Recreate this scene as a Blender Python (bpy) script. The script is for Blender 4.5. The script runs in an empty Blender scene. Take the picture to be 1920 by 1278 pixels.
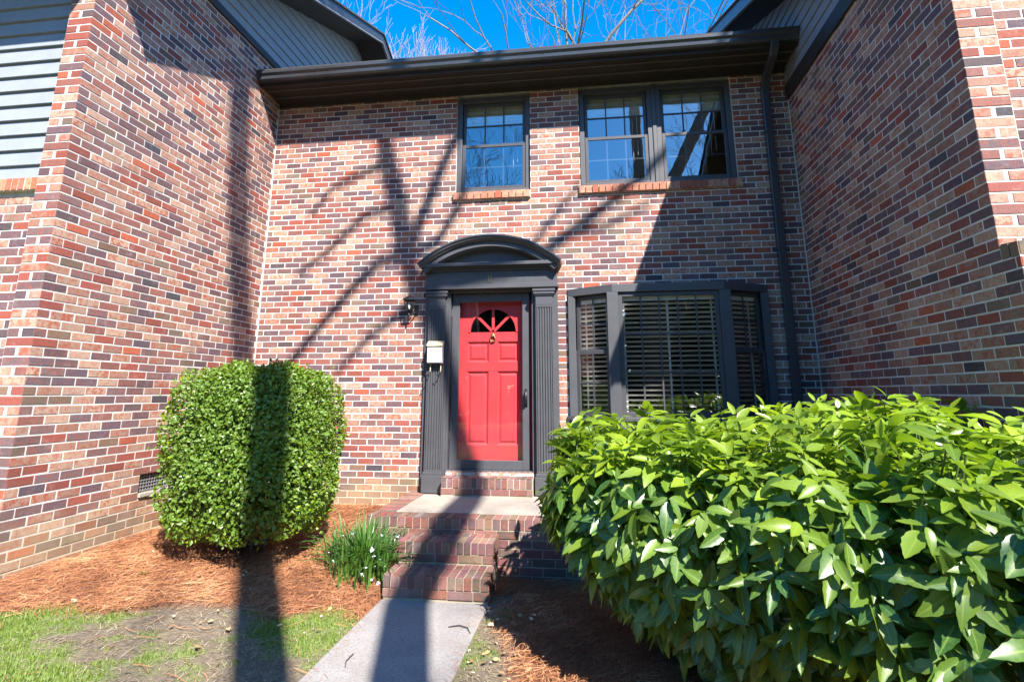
import bpy, math, random
import numpy as np
from mathutils import Vector, Matrix, Euler

# ------------------------------------------------------------------ camera, sky, sun, exposure
sc = bpy.context.scene
COL = sc.collection
RM = [[0.99138754, 0.13095822, -0.00082986], [0.02846696, -0.20930842, 0.97743522], [-0.12782948, 0.96904073, 0.21123374]]
CAM = (4.14008, -6.72699, 1.24015)
FPX, CX, CY, IW, IH = 1025.15, 966.32, 515.69, 1920.0, 1278.0
cd = bpy.data.cameras.new('camera'); co = bpy.data.objects.new('camera', cd); COL.objects.link(co)
co.matrix_world = Matrix(((RM[0][0], RM[1][0], -RM[2][0], CAM[0]), (RM[0][1], RM[1][1], -RM[2][1], CAM[1]),
                          (RM[0][2], RM[1][2], -RM[2][2], CAM[2]), (0, 0, 0, 1)))
cd.sensor_width = 36; cd.lens = FPX * 36 / IW; cd.clip_start = .05; cd.clip_end = 2000
cd.shift_x = (IW / 2 - CX) / IW; cd.shift_y = (CY - IH / 2) / IW
sc.camera = co
SUN_D = Vector((-.645, 1.0, -1.2)).normalized()          # the way sunlight travels
w = bpy.data.worlds.new('World'); sc.world = w; w.use_nodes = True
nt = w.node_tree; bg = nt.nodes['Background']
sky = nt.nodes.new('ShaderNodeTexSky'); sky.sky_type = 'NISHITA'; sky.sun_disc = False
sky.sun_elevation = math.asin(-SUN_D.z); sky.sun_rotation = math.atan2(-SUN_D.x, -SUN_D.y)
sky.altitude = 300; sky.air_density = 1.0; sky.dust_density = .3; sky.ozone_density = 3.0
hs = nt.nodes.new('ShaderNodeHueSaturation'); hs.inputs['Saturation'].default_value = 1.42
nt.links.new(sky.outputs[0], hs.inputs['Color']); nt.links.new(hs.outputs[0], bg.inputs[0])
bg.inputs[1].default_value = .13
sl = bpy.data.lights.new('sun', 'SUN'); sl.energy = 5.0; sl.angle = math.radians(.53); sl.color = (1, .955, .895)
so = bpy.data.objects.new('sun', sl); COL.objects.link(so); so.rotation_euler = SUN_D.to_track_quat('-Z', 'Y').to_euler()
so.location = (20, -30, 40)
sc.view_settings.view_transform = 'Standard'; sc.view_settings.look = 'None'
sc.view_settings.exposure = 1.72; sc.view_settings.gamma = 1.0; sc.view_settings.use_curve_mapping = False
sc.cycles.max_bounces = 8; sc.cycles.transparent_max_bounces = 16

def ray(u, v):
    a = ((u - CX) / FPX, -(v - CY) / FPX, 1.0)
    return [a[0] * RM[0][k] + a[1] * RM[1][k] + a[2] * RM[2][k] for k in range(3)]
def at_y(u, v, y):
    r = ray(u, v); t = (y - CAM[1]) / r[1]; return Vector((CAM[0] + t * r[0], y, CAM[2] + t * r[2]))
def project(P):
    d = [P[k] - CAM[k] for k in range(3)]
    q = [sum(RM[j][k] * d[k] for k in range(3)) for j in range(3)]
    if q[2] < .1: return None
    return (CX + FPX * q[0] / q[2], CY - FPX * q[1] / q[2], q[2])

# ------------------------------------------------------------------ materials
def new_mat(name):
    m = bpy.data.materials.new(name); m.use_nodes = True
    return m, m.node_tree, m.node_tree.nodes['Principled BSDF']
def N(nt, t, **kw):
    n = nt.nodes.new(t)
    for k, v in kw.items(): setattr(n, k, v)
    return n
def ramp(nt, fac, stops, interp='LINEAR'):
    r = N(nt, 'ShaderNodeValToRGB'); r.color_ramp.interpolation = interp
    els = r.color_ramp.elements
    while len(els) > 1: els.remove(els[-1])
    els[0].position = stops[0][0]; els[0].color = (*stops[0][1], 1)
    for p, c in stops[1:]:
        e = els.new(p); e.color = (*c, 1)
    nt.links.new(fac, r.inputs[0]); return r.outputs[0]
def mixc(nt, fac, a, b, blend='MIX'):
    n = N(nt, 'ShaderNodeMix', data_type='RGBA', blend_type=blend)
    for s, v in ((n.inputs[0], fac), (n.inputs[6], a), (n.inputs[7], b)):
        if hasattr(v, 'links') or hasattr(v, 'is_linked'): nt.links.new(v, s)
        else: s.default_value = v if isinstance(v, (int, float)) else (*v, 1)
    return n.outputs[2]
def position(nt): return N(nt, 'ShaderNodeNewGeometry').outputs['Position']
def noise(nt, scale, detail=4, rough=.6, vec=None, out='Fac'):
    n = N(nt, 'ShaderNodeTexNoise'); n.inputs['Scale'].default_value = scale; n.inputs['Detail'].default_value = detail
    n.inputs['Roughness'].default_value = rough
    nt.links.new(vec if vec is not None else position(nt), n.inputs['Vector']); return n.outputs[out]
def bump(nt, bsdf, h, strength=.3, dist=.01):
    b = N(nt, 'ShaderNodeBump'); b.inputs['Strength'].default_value = strength; b.inputs['Distance'].default_value = dist
    nt.links.new(h, b.inputs['Height']); nt.links.new(b.outputs[0], bsdf.inputs['Normal'])
def paint(name, c, rough=.5, var=.12, scale=9, bstr=.06, metallic=0.0, spec=.4):
    m, nt, b = new_mat(name)
    n = noise(nt, scale, 5, .65)
    col = ramp(nt, n, [(.3, tuple(x * (1 - var) for x in c)), (.7, tuple(min(1, x * (1 + var)) for x in c))])
    nt.links.new(col, b.inputs['Base Color'])
    b.inputs['Roughness'].default_value = rough; b.inputs['Metallic'].default_value = metallic
    b.inputs['Specular IOR Level'].default_value = spec
    bump(nt, b, noise(nt, 160, 3), bstr, .002)
    return m
def math_node(nt, op, a, b=None):
    n = N(nt, 'ShaderNodeMath', operation=op)
    for s, v in ((n.inputs[0], a), (n.inputs[1], b)):
        if v is None: continue
        if isinstance(v, (int, float)): s.default_value = v
        else: nt.links.new(v, s)
    return n.outputs[0]
def brick_mat(name, use_object, splash=True):
    m, nt, b = new_mat(name)
    if use_object:
        base = N(nt, 'ShaderNodeObjectInfo').outputs['Color']
        al = N(nt, 'ShaderNodeObjectInfo').outputs['Alpha']
    else:
        a = N(nt, 'ShaderNodeAttribute'); a.attribute_name = 'tone'; base = a.outputs['Color']; al = a.outputs['Alpha']
    # flashed blotches: alpha carries how strongly this brick is flashed with red
    n1 = noise(nt, 27, 4, .6); fl = ramp(nt, n1, [(.47, (0, 0, 0)), (.58, (1, 1, 1))])
    fl = math_node(nt, 'MULTIPLY', fl, al)
    c = mixc(nt, fl, base, (.29, .068, .036))
    n2 = noise(nt, 70, 6, .7); sp = ramp(nt, n2, [(.28, (.66, .66, .66)), (.5, (1, 1, 1)), (.72, (1.22, 1.2, 1.18))])
    c = mixc(nt, 1.0, c, sp, 'MULTIPLY')
    n3 = noise(nt, 9, 4, .7); dust = ramp(nt, n3, [(.56, (0, 0, 0)), (.8, (.22, .22, .22))])
    c = mixc(nt, dust, c, (.52, .46, .42))
    # pale green soil splash just above the ground
    sx = N(nt, 'ShaderNodeSeparateXYZ'); nt.links.new(position(nt), sx.inputs[0])
    zz = math_node(nt, 'ADD', sx.outputs['Z'], math_node(nt, 'MULTIPLY', noise(nt, 3, 3), .5))
    st = ramp(nt, zz, [(.28, (.42, .42, .42) if splash else (0, 0, 0)), (.62, (0, 0, 0))])
    c = mixc(nt, st, c, (.30, .235, .12))
    mp = N(nt, 'ShaderNodeMapping'); mp.inputs['Scale'].default_value = (2.2, 2.2, .28); nt.links.new(position(nt), mp.inputs[0])
    gm = ramp(nt, noise(nt, 1.6, 5, .65, mp.outputs[0]), [(.50, (0, 0, 0)), (.75, (.35, .35, .35))])
    c = mixc(nt, gm, c, (.085, .062, .055))
    nt.links.new(c, b.inputs['Base Color']); b.inputs['Roughness'].default_value = .82
    b.inputs['Specular IOR Level'].default_value = .3
    bump(nt, b, n2, .45, .006)
    return m
def mortar_mat(name, c=(.74, .71, .67)):
    m, nt, b = new_mat(name)
    n1 = noise(nt, 6, 6, .7)
    col = ramp(nt, n1, [(.3, tuple(x * .78 for x in c)), (.6, c), (.8, tuple(min(.9, x * 1.08) for x in c))])
    sx = N(nt, 'ShaderNodeSeparateXYZ'); nt.links.new(position(nt), sx.inputs[0])
    zz = math_node(nt, 'ADD', sx.outputs['Z'], math_node(nt, 'MULTIPLY', noise(nt, 3, 3), .5))
    st = ramp(nt, zz, [(.25, (.75, .75, .75)), (.6, (0, 0, 0))])
    col = mixc(nt, st, col, (.36, .29, .17))
    mp = N(nt, 'ShaderNodeMapping'); mp.inputs['Scale'].default_value = (2.2, 2.2, .28); nt.links.new(position(nt), mp.inputs[0])
    gm = ramp(nt, noise(nt, 1.6, 5, .65, mp.outputs[0]), [(.48, (0, 0, 0)), (.75, (.45, .45, .45))])
    col = mixc(nt, gm, col, (.30, .26, .235))
    nt.links.new(col, b.inputs['Base Color']); b.inputs['Roughness'].default_value = .95
    bump(nt, b, noise(nt, 220, 4, .7), .6, .003)
    return m
def glass_mat(name, base=.16, tint=(1, 1, 1), wav=.0):
    m, nt, b = new_mat(name); nt.nodes.remove(b); out = nt.nodes['Material Output']
    fr = N(nt, 'ShaderNodeLayerWeight'); fr.inputs['Blend'].default_value = .5
    f = math_node(nt, 'ADD', math_node(nt, 'MULTIPLY', math_node(nt, 'POWER', fr.outputs['Facing'], 5.0), 1 - base), base)
    tr = N(nt, 'ShaderNodeBsdfTransparent'); tr.inputs[0].default_value = (*tint, 1)
    gl = N(nt, 'ShaderNodeBsdfGlossy'); gl.inputs['Roughness'].default_value = 0.005
    if wav:
        bm = N(nt, 'ShaderNodeBump'); bm.inputs['Strength'].default_value = wav; bm.inputs['Distance'].default_value = .02
        nt.links.new(noise(nt, 2.2, 2), bm.inputs['Height']); nt.links.new(bm.outputs[0], gl.inputs['Normal'])
    mx = N(nt, 'ShaderNodeMixShader'); nt.links.new(f, mx.inputs[0]); nt.links.new(tr.outputs[0], mx.inputs[1])
    nt.links.new(gl.outputs[0], mx.inputs[2]); nt.links.new(mx.outputs[0], out.inputs[0])
    return m
def leaf_mat(name, use_object, dark, light, back, rough=.28, trans=.35, vein=False):
    m, nt, b = new_mat(name); out = nt.nodes['Material Output']
    if use_object:
        t = N(nt, 'ShaderNodeObjectInfo').outputs['Color']
    else:
        a = N(nt, 'ShaderNodeAttribute'); a.attribute_name = 'tone'; t = a.outputs['Color']
    sx = N(nt, 'ShaderNodeSeparateColor'); nt.links.new(t, sx.inputs[0])
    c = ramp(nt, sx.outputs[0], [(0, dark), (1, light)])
    c = mixc(nt, ramp(nt, noise(nt, 60, 3), [(.35, (0, 0, 0)), (.75, (.5, .5, .5))]), c, back)
    if vein:
        va = N(nt, 'ShaderNodeAttribute'); va.attribute_name = 'vein'; vx = N(nt, 'ShaderNodeSeparateColor'); nt.links.new(va.outputs['Color'], vx.inputs[0])
        rib = ramp(nt, vx.outputs[0], [(.0, (.75, .75, .75)), (.16, (0, 0, 0))])
        ph = math_node(nt, 'SUBTRACT', math_node(nt, 'MULTIPLY', vx.outputs[1], 55.0), math_node(nt, 'MULTIPLY', vx.outputs[0], 9.0))
        sv = ramp(nt, math_node(nt, 'SINE', ph), [(.80, (0, 0, 0)), (1.0, (.30, .30, .30))])
        c = mixc(nt, sv, c, back); c = mixc(nt, rib, c, (.24, .33, .06))
        spot = ramp(nt, noise(nt, 9, 5, .75), [(.66, (0, 0, 0)), (.74, (.8, .8, .8))]); c = mixc(nt, spot, c, (.26, .24, .03))
    g = N(nt, 'ShaderNodeNewGeometry')
    c2 = mixc(nt, g.outputs['Backfacing'], c, back)
    nt.links.new(c2, b.inputs['Base Color']); b.inputs['Roughness'].default_value = rough
    b.inputs['Specular IOR Level'].default_value = .55
    tl = N(nt, 'ShaderNodeBsdfTranslucent'); tc = mixc(nt, 1.0, c, (1.25, 1.35, .5), 'MULTIPLY'); nt.links.new(tc, tl.inputs[0])
    mx = N(nt, 'ShaderNodeMixShader'); mx.inputs[0].default_value = trans
    nt.links.new(b.outputs[0], mx.inputs[1]); nt.links.new(tl.outputs[0], mx.inputs[2]); nt.links.new(mx.outputs[0], out.inputs[0])
    return m
def bark_mat(name, c):
    m, nt, b = new_mat(name)
    mp = N(nt, 'ShaderNodeMapping'); mp.inputs['Scale'].default_value = (1, 1, .25); nt.links.new(position(nt), mp.inputs[0])
    n = noise(nt, 18, 6, .7, mp.outputs[0])
    nt.links.new(ramp(nt, n, [(.3, tuple(x * .55 for x in c)), (.7, tuple(x * 1.25 for x in c))]), b.inputs['Base Color'])
    b.inputs['Roughness'].default_value = .9; bump(nt, b, n, .6, .03)
    return m
def tone_mat(name, stops, rough=.8):
    m, nt, b = new_mat(name)
    a = N(nt, 'ShaderNodeAttribute'); a.attribute_name = 'tone'
    sx = N(nt, 'ShaderNodeSeparateColor'); nt.links.new(a.outputs['Color'], sx.inputs[0])
    nt.links.new(ramp(nt, sx.outputs[0], stops), b.inputs['Base Color']); b.inputs['Roughness'].default_value = rough
    return m

M = {}
M['brick_obj'] = brick_mat('brick_single', True); M['brick_attr'] = brick_mat('brick_mass', False)
M['step_brick'] = brick_mat('step_brick_mass', False, False); M['step_brick_obj'] = brick_mat('step_brick_single', True, False)
M['mortar'] = mortar_mat('white_mortar', (.58, .55, .51)); M['step_mortar'] = mortar_mat('grey_mortar', (.42, .39, .35))
M['trim'] = paint('charcoal_paint', (.062, .062, .068), .45, .10, 6, .05)
M['eave'] = paint('brown_black_paint', (.030, .023, .019), .55, .15, 5)
M['bead'] = paint('highlit_eave_bead', (.085, .070, .062), .5)  # paler paint stands in for the highlight along the soffit beads
M['gutter'] = paint('black_gutter_metal', (.040, .041, .046), .26, .12, 4, .03, .0, .6)
M['sash'] = paint('sash_charcoal', (.055, .055, .06), .4, .08)
M['siding'] = paint('grey_white_siding', (.215, .232, .265), .6, .08, 5, .12)
M['siding_side'] = M['siding']
M['roof'] = paint('charcoal_shingle', (.05, .048, .047), .95, .35, 30, .5)
M['door'] = paint('red_door_paint', (.50, .042, .048), .38, .10, 3, .05)
M['brass'] = paint('aged_brass', (.26, .19, .085), .4, .3, 30, .05, .85)
M['black'] = paint('black_metal', (.012, .012, .014), .4, .2)
M['white'] = paint('white_enamel', (.62, .64, .68), .35, .03)
M['cream'] = paint('cream_enamel', (.55, .44, .26), .4, .05)
M['paper'] = paint('paper', (.85, .85, .85), .7, .03)
M['glass'] = glass_mat('window_glass', .30, (.80, .84, .86), .05)
M['bay_glass'] = glass_mat('bay_glass', .13, (.90, .92, .93), .05)
M['storm_glass'] = glass_mat('storm_door_glass', .075, (.97, .97, .97), .04)
M['lamp_glass'] = glass_mat('lamp_glass', .12, (.85, .85, .8))
M['fan_glass'] = glass_mat('dark_fan_glass', .03, (.05, .06, .07))
M['blind'] = paint('blind_white', (.80, .78, .74), .5, .05)
M['sheer'] = paint('sheer_curtain', (.30, .31, .36), .9, .05)
M['shade'] = paint('cream_shade', (.66, .62, .48), .8, .08)
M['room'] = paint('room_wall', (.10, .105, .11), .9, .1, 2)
M['wood_dark'] = leaf_mat('far_evergreen', False, (.012, .02, .010), (.05, .06, .03), (.04, .05, .03), .8, .1)
M['bark'] = bark_mat('grey_bark', (.19, .16, .14)); M['bark_dark'] = bark_mat('dark_bark', (.14, .115, .10))
M['twig_pink'] = bark_mat('pinkish_twig_bark', (.42, .33, .30))
M['hedge_obj'] = leaf_mat('broad_leaf_single', True, (.030, .105, .022), (.29, .39, .014), (.14, .23, .04), .36, .38, True)
M['hedge_attr'] = leaf_mat('broad_leaf_mass', False, (.030, .105, .022), (.29, .39, .014), (.14, .23, .04), .36, .38, True)
M['box_attr'] = leaf_mat('small_leaf_mass', False, (.016, .060, .004), (.30, .38, .010), (.11, .19, .02), .42, .28)
M['blade'] = leaf_mat('strap_leaf', False, (.02, .09, .015), (.13, .26, .03), (.08, .17, .04), .35, .3)
M['grass'] = leaf_mat('grass_blade', False, (.07, .14, .010), (.28, .35, .035), (.16, .22, .04), .6, .3)
M['straw'] = tone_mat('pine_straw', [(0, (.07, .024, .010)), (.4, (.27, .098, .038)), (.75, (.42, .185, .076)), (1, (.56, .33, .17))])
M['thatch'] = tone_mat('dead_grass', [(0, (.07, .05, .03)), (.5, (.24, .18, .10)), (1, (.46, .38, .25))])
M['litter'] = tone_mat('dry_leaf', [(0, (.20, .09, .035)), (.6, (.45, .27, .13)), (1, (.72, .60, .45))])
M['petal'] = paint('white_petal', (.82, .84, .90), .5, .03)
M['green_stem'] = paint('green_stem', (.07, .11, .03), .5, .3)
M['vent_metal'] = paint('vent_metal', (.20, .20, .21), .5)
M['cap'] = paint('brown_cap', (.12, .085, .06), .85, .3, 20, .3)
M['twig'] = paint('dry_twig', (.06, .05, .05), .8, .3)

def concrete(name, c):
    m, nt, b = new_mat(name)
    n1 = noise(nt, 60, 5, .8); n2 = noise(nt, 3.5, 7, .7)
    c1 = ramp(nt, n1, [(.34, tuple(x * .45 for x in c)), (.46, tuple(x * .9 for x in c)), (.58, c), (.68, tuple(min(.8, x * 1.5) for x in c))])
    c1 = mixc(nt, ramp(nt, n2, [(.45, (0, 0, 0)), (.72, (.4, .4, .4))]), c1, (c[0] * .52, c[1] * .46, c[2] * .40))
    nt.links.new(c1, b.inputs['Base Color']); b.inputs['Roughness'].default_value = .92
    bump(nt, b, n1, .5, .004); return m
M['walk'] = concrete('walk_concrete', (.255, .235, .22)); M['landing'] = concrete('landing_concrete', (.31, .275, .23))
M['asphalt'] = concrete('asphalt', (.055, .055, .058))
def ground_mat():
    m, nt, b = new_mat('ground_cover')
    a = N(nt, 'ShaderNodeAttribute'); a.attribute_name = 'tone'
    sx = N(nt, 'ShaderNodeSeparateColor'); nt.links.new(a.outputs['Color'], sx.inputs[0])
    mp = N(nt, 'ShaderNodeMapping'); mp.inputs['Scale'].default_value = (1, .35, 1); mp.inputs['Rotation'].default_value = (0, 0, .7)
    nt.links.new(position(nt), mp.inputs[0])
    straw = ramp(nt, noise(nt, 60, 8, .8, mp.outputs[0]), [(.3, (.06, .021, .010)), (.5, (.22, .080, .032)), (.7, (.35, .155, .065))])
    soil = ramp(nt, noise(nt, 26, 8, .8), [(.3, (.045, .034, .022)), (.5, (.135, .10, .065)), (.72, (.25, .20, .14))])
    turf = ramp(nt, noise(nt, 45, 6, .75), [(.3, (.05, .085, .016)), (.55, (.13, .20, .035)), (.75, (.26, .27, .09))])
    lawn = mixc(nt, sx.outputs[1], soil, turf)
    c = mixc(nt, sx.outputs[0], lawn, straw)
    nt.links.new(c, b.inputs['Base Color']); b.inputs['Roughness'].default_value = .95
    bump(nt, b, noise(nt, 90, 6, .75), .8, .012); return m
M['ground'] = ground_mat()

# ------------------------------------------------------------------ mesh helpers
class MB:
    def __init__(s): s.v = []; s.f = []; s.c = []
    def add(s, vs, fs, col=None):
        k = len(s.v); s.v.extend([tuple(p) for p in vs]); s.f.extend([tuple(i + k for i in q) for q in fs])
        if col is not None: s.c.extend([col] * len(vs))
        return s
    def box(s, x0, x1, y0, y1, z0, z1, col=None):
        vs = [(x0, y0, z0), (x1, y0, z0), (x1, y1, z0), (x0, y1, z0), (x0, y0, z1), (x1, y0, z1), (x1, y1, z1), (x0, y1, z1)]
        return s.add(vs, [(0, 3, 2, 1), (4, 5, 6, 7), (0, 1, 5, 4), (1, 2, 6, 5), (2, 3, 7, 6), (3, 0, 4, 7)], col)
    def prism(s, prof, axis, a, b):
        """prof: 2D points; axis 0 extrudes along x with prof (y,z), 1 along y with (x,z), 2 along z with (x,y)"""
        def P(p, t): return (t, p[0], p[1]) if axis == 0 else (p[0], t, p[1]) if axis == 1 else (p[0], p[1], t)
        n = len(prof); vs = [P(p, a) for p in prof] + [P(p, b) for p in prof]
        fs = [tuple(range(n)), tuple(range(2 * n - 1, n - 1, -1))] + [(i, i + n, (i + 1) % n + n, (i + 1) % n) for i in range(n)]
        return s.add(vs, fs)
    def tube(s, path, rad, n=8, cap=True, col=None):
        path = [Vector(p) for p in path]; k = len(s.v); vs = []; fs = []
        up = None
        for i, p in enumerate(path):
            t = (path[min(i + 1, len(path) - 1)] - path[max(i - 1, 0)]).normalized()
            if up is None:
                up = t.orthogonal().normalized()
            else:
                up = (up - t * up.dot(t))
                up = up.normalized() if up.length > 1e-6 else t.orthogonal().normalized()
            q = t.cross(up); r = rad[i] if isinstance(rad, (list, tuple)) else rad
            for j in range(n):
                a = 2 * math.pi * j / n; vs.append(p + up * (r * math.cos(a)) + q * (r * math.sin(a)))
        for i in range(len(path) - 1):
            for j in range(n):
                fs.append((i * n + j, i * n + (j + 1) % n, (i + 1) * n + (j + 1) % n, (i + 1) * n + j))
        if cap:
            fs.append(tuple(range(n - 1, -1, -1))); fs.append(tuple((len(path) - 1) * n + j for j in range(n)))
        return s.add(vs, fs, col)
    def arc_sweep(s, cx, cz, prof, a0, a1, n=28):
        """prof: closed list of (r, y); swept round (cx,cz) in the xz plane"""
        m = len(prof); vs = []; fs = []
        for i in range(n + 1):
            a = a0 + (a1 - a0) * i / n
            for r, y in prof: vs.append((cx + r * math.cos(a), y, cz + r * math.sin(a)))
        for i in range(n):
            for j in range(m): fs.append((i * m + j, i * m + (j + 1) % m, (i + 1) * m + (j + 1) % m, (i + 1) * m + j))
        fs.append(tuple(range(m - 1, -1, -1))); fs.append(tuple(n * m + j for j in range(m)))
        return s.add(vs, fs)
    def mesh(s, name):
        me = bpy.data.meshes.new(name); me.from_pydata(s.v, [], s.f); me.update()
        if s.c:
            at = me.color_attributes.new('tone', 'FLOAT_COLOR', 'POINT')
            at.data.foreach_set('color', np.array([c if len(c) == 4 else (*c, 1) for c in s.c], dtype=np.float32).ravel())
        return me
    def build(s, name, mat, parent=None, smooth=False, bevel=0):
        return link(name, s.mesh(name), mat, parent, smooth, bevel)
def link(name, me, mat, parent=None, smooth=False, bevel=0):
    if mat is not None and not me.materials: me.materials.append(M[mat] if isinstance(mat, str) else mat)
    if smooth: me.polygons.foreach_set('use_smooth', [True] * len(me.polygons))
    o = bpy.data.objects.new(name, me); COL.objects.link(o)
    if bevel:
        b = o.modifiers.new('bevel', 'BEVEL'); b.width = bevel; b.segments = 2; b.limit_method = 'ANGLE'; b.angle_limit = math.radians(40)
    if parent is not None: child(o, parent)
    return o
def child(o, parent):
    o.parent = parent
    if parent.parent is None: o.matrix_parent_inverse = Matrix.Translation(parent.location).inverted()
def tag(o, label=None, cat=None, group=None, kind=None):
    if label: o['label'] = label
    if cat: o['category'] = cat
    if group: o['group'] = group
    if kind: o['kind'] = kind
    return o
def thing(name, loc, label, cat, group=None):
    o = bpy.data.objects.new(name, None); COL.objects.link(o); o.location = loc; o.empty_display_size = .2
    return tag(o, label, cat, group)
def smooth01(a, b, x):
    t = max(0.0, min(1.0, (x - a) / (b - a))); return t * t * (3 - 2 * t)

# ------------------------------------------------------------------ dimensions read from the photograph (brick grid)
C, P = .0757, .2159
XL, XR, YL, YR = -.199, 6.757, -2.944, -2.985
Z0 = 5.2                                   # centre of course 0
rng = random.Random(7)

def ground_h(x, y):
    s = max(0.0, min(1.0, (2.4 - x) / 2.2)) ** .8 * .9
    r = max(0.0, min(1.0, (y + 3.0) / 3.0)) ** 1.8
    h = -.405 + .335 * (1 - (1 - s) * (1 - (r if x < 2.4 else 0)))
    if x >= 2.4: h = -.405 + .05 * smooth01(3.4, 5, x) * smooth01(-4, -1, y)
    f = smooth01(-10.5, -4.2, y)
    h = -.50 * (1 - f) + h * f
    return h + .010 * math.sin(3.1 * x + 1.3 * y) * math.cos(2.3 * y - .7 * x) * smooth01(0, .3, abs(x - 2.86) - .35)
def bed_mask(x, y):                        # 1 = pine straw, 0 = lawn
    n = .13 * math.sin(2.9 * x + .6) + .07 * math.sin(7.3 * x + 2.0 * y) + .05 * math.sin(13 * x - 3 * y)
    if x < 2.42:
        edge = -3.22 + .42 * max(0, x - .6) + (.25 if x > 1.9 else 0) * (x - 1.9)
        return smooth01(edge - .12, edge + .16, y + n)
    if x < 3.3: return 0
    edge = -3.25 + .2 * math.sin(3 * x); edge2 = 3.42 + max(0, -2.2 - y) * .16
    return smooth01(edge2 - .1, edge2 + .15, x + n * .6) if y < -1.8 else 1
def turf_mask(x, y):
    n = math.sin(2.7 * x + 1.9 * y) + math.sin(5.3 * x - 3.1 * y + 1) * .7 + math.sin(9.1 * y + 4.3 * x) * .5 + math.sin(17 * x - 11 * y) * .35
    n += math.sin(23 * x + 19 * y) * .3 + math.sin(31 * y - 27 * x) * .3
    return smooth01(-.8, 1.5, n)

# ------------------------------------------------------------------ ground, walk, road
def axis_lines(lo, hi, step, far):
    a = list(np.arange(lo, hi + 1e-6, step)); g = step; x = lo
    L = []
    while x > -far: g *= 1.45; x -= g; L.append(x)
    g = step; x = hi; R_ = []
    while x < far: g *= 1.45; x += g; R_.append(x)
    return L[::-1] + a + R_
gx = axis_lines(-.6, 5.2, .05, 420); gy = axis_lines(-4.6, .1, .05, 420)
vs = []; cs = []
for y in gy:
    for x in gx:
        vs.append((x, y, ground_h(x, y))); cs.append((bed_mask(x, y) if -6 < y < .3 and -1 < x < 9 else 0, turf_mask(x, y), 0, 1))
nx = len(gx); fs = [(j * nx + i, j * nx + i + 1, (j + 1) * nx + i + 1, (j + 1) * nx + i) for j in range(len(gy) - 1) for i in range(nx - 1)]
g = MB(); g.v = vs; g.f = fs; g.c = cs
tag(g.build('ground', 'ground', None, True), 'sloping front yard of patchy lawn and pine straw beds', kind='structure')
# walk: slabs of poured concrete between tooled joints
WX0, WX1 = 2.42, 3.30
wk = MB(); ys = [-2.02, -3.55, -5.1, -6.65, -8.2, -9.75, -11.3]
for a, b in zip(ys[:-1], ys[1:]): wk.box(WX0, WX1, b + .006, a - .006, -.52, -.385)
tag(wk.build('walkway', 'walk', None, False, .008), 'grey concrete walkway leading to the brick steps', kind='structure')
rd = MB(); rd.box(-120, 120, -20.5, -14.0, -.62, -.492)
tag(rd.build('road', 'asphalt'), 'asphalt road in front of the houses', kind='structure')

# ------------------------------------------------------------------ bricks
TONES = [((.335, .215, .155), .85, 26), ((.27, .150, .108), .95, 18), ((.132, .080, .080), .5, 24), ((.098, .062, .072), .3, 10),
         ((.215, .060, .044), .3, 12), ((.32, .080, .042), .3, 3), ((.062, .050, .056), .1, 2.5), ((.14, .098, .070), .3, 5), ((.19, .080, .066), .5, 12)]
TW = [t[2] for t in TONES]
def brick_tone(r):
    c, a, _ = r.choices(TONES, TW)[0]; k = r.uniform(.84, 1.18); j = r.uniform(-.012, .012)
    return (max(.01, c[0] * k + j), c[1] * k, max(.008, c[2] * k - j * .4), a * r.uniform(.2, 1))
def brick_shape(r, L=1, H=1):
    """unit brick: x -.5..+.5 (length), z -.5..+.5 (height), y 0 = mortar depth, -1 = face"""
    j = lambda s: r.uniform(-s, s)
    e, ez = .012, .045
    out = [(-.5, -.5), (.5, -.5), (.5, .5), (-.5, .5)]
    vs = [(x + j(.004), 1.2, z + j(.01)) for x, z in out]
    vs += [(vs[i][0] , -.55 + j(.12), vs[i][2]) for i in range(4)]
    for i, (x, z) in enumerate(out):
        vs.append((vs[i][0] - math.copysign(e, x), -1 + j(.12), vs[i][2] - math.copysign(ez, z)))
    fs = [(8, 9, 10, 11)]
    for a, b in ((0, 4), (4, 8)):
        for i in range(4): fs.append((a + i, a + (i + 1) % 4, b + (i + 1) % 4, b + i))
    return vs, fs
BSH = [brick_shape(rng) for _ in range(8)]
BME = []
for k, (v_, f_) in enumerate(BSH):
    me = bpy.data.meshes.new('brick'); me.from_pydata(v_, [], f_); me.update(); me.materials.append(M['brick_obj']); BME.append(me)
PROUD = .003                               # how far brick faces stand in front of the mortar
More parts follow.
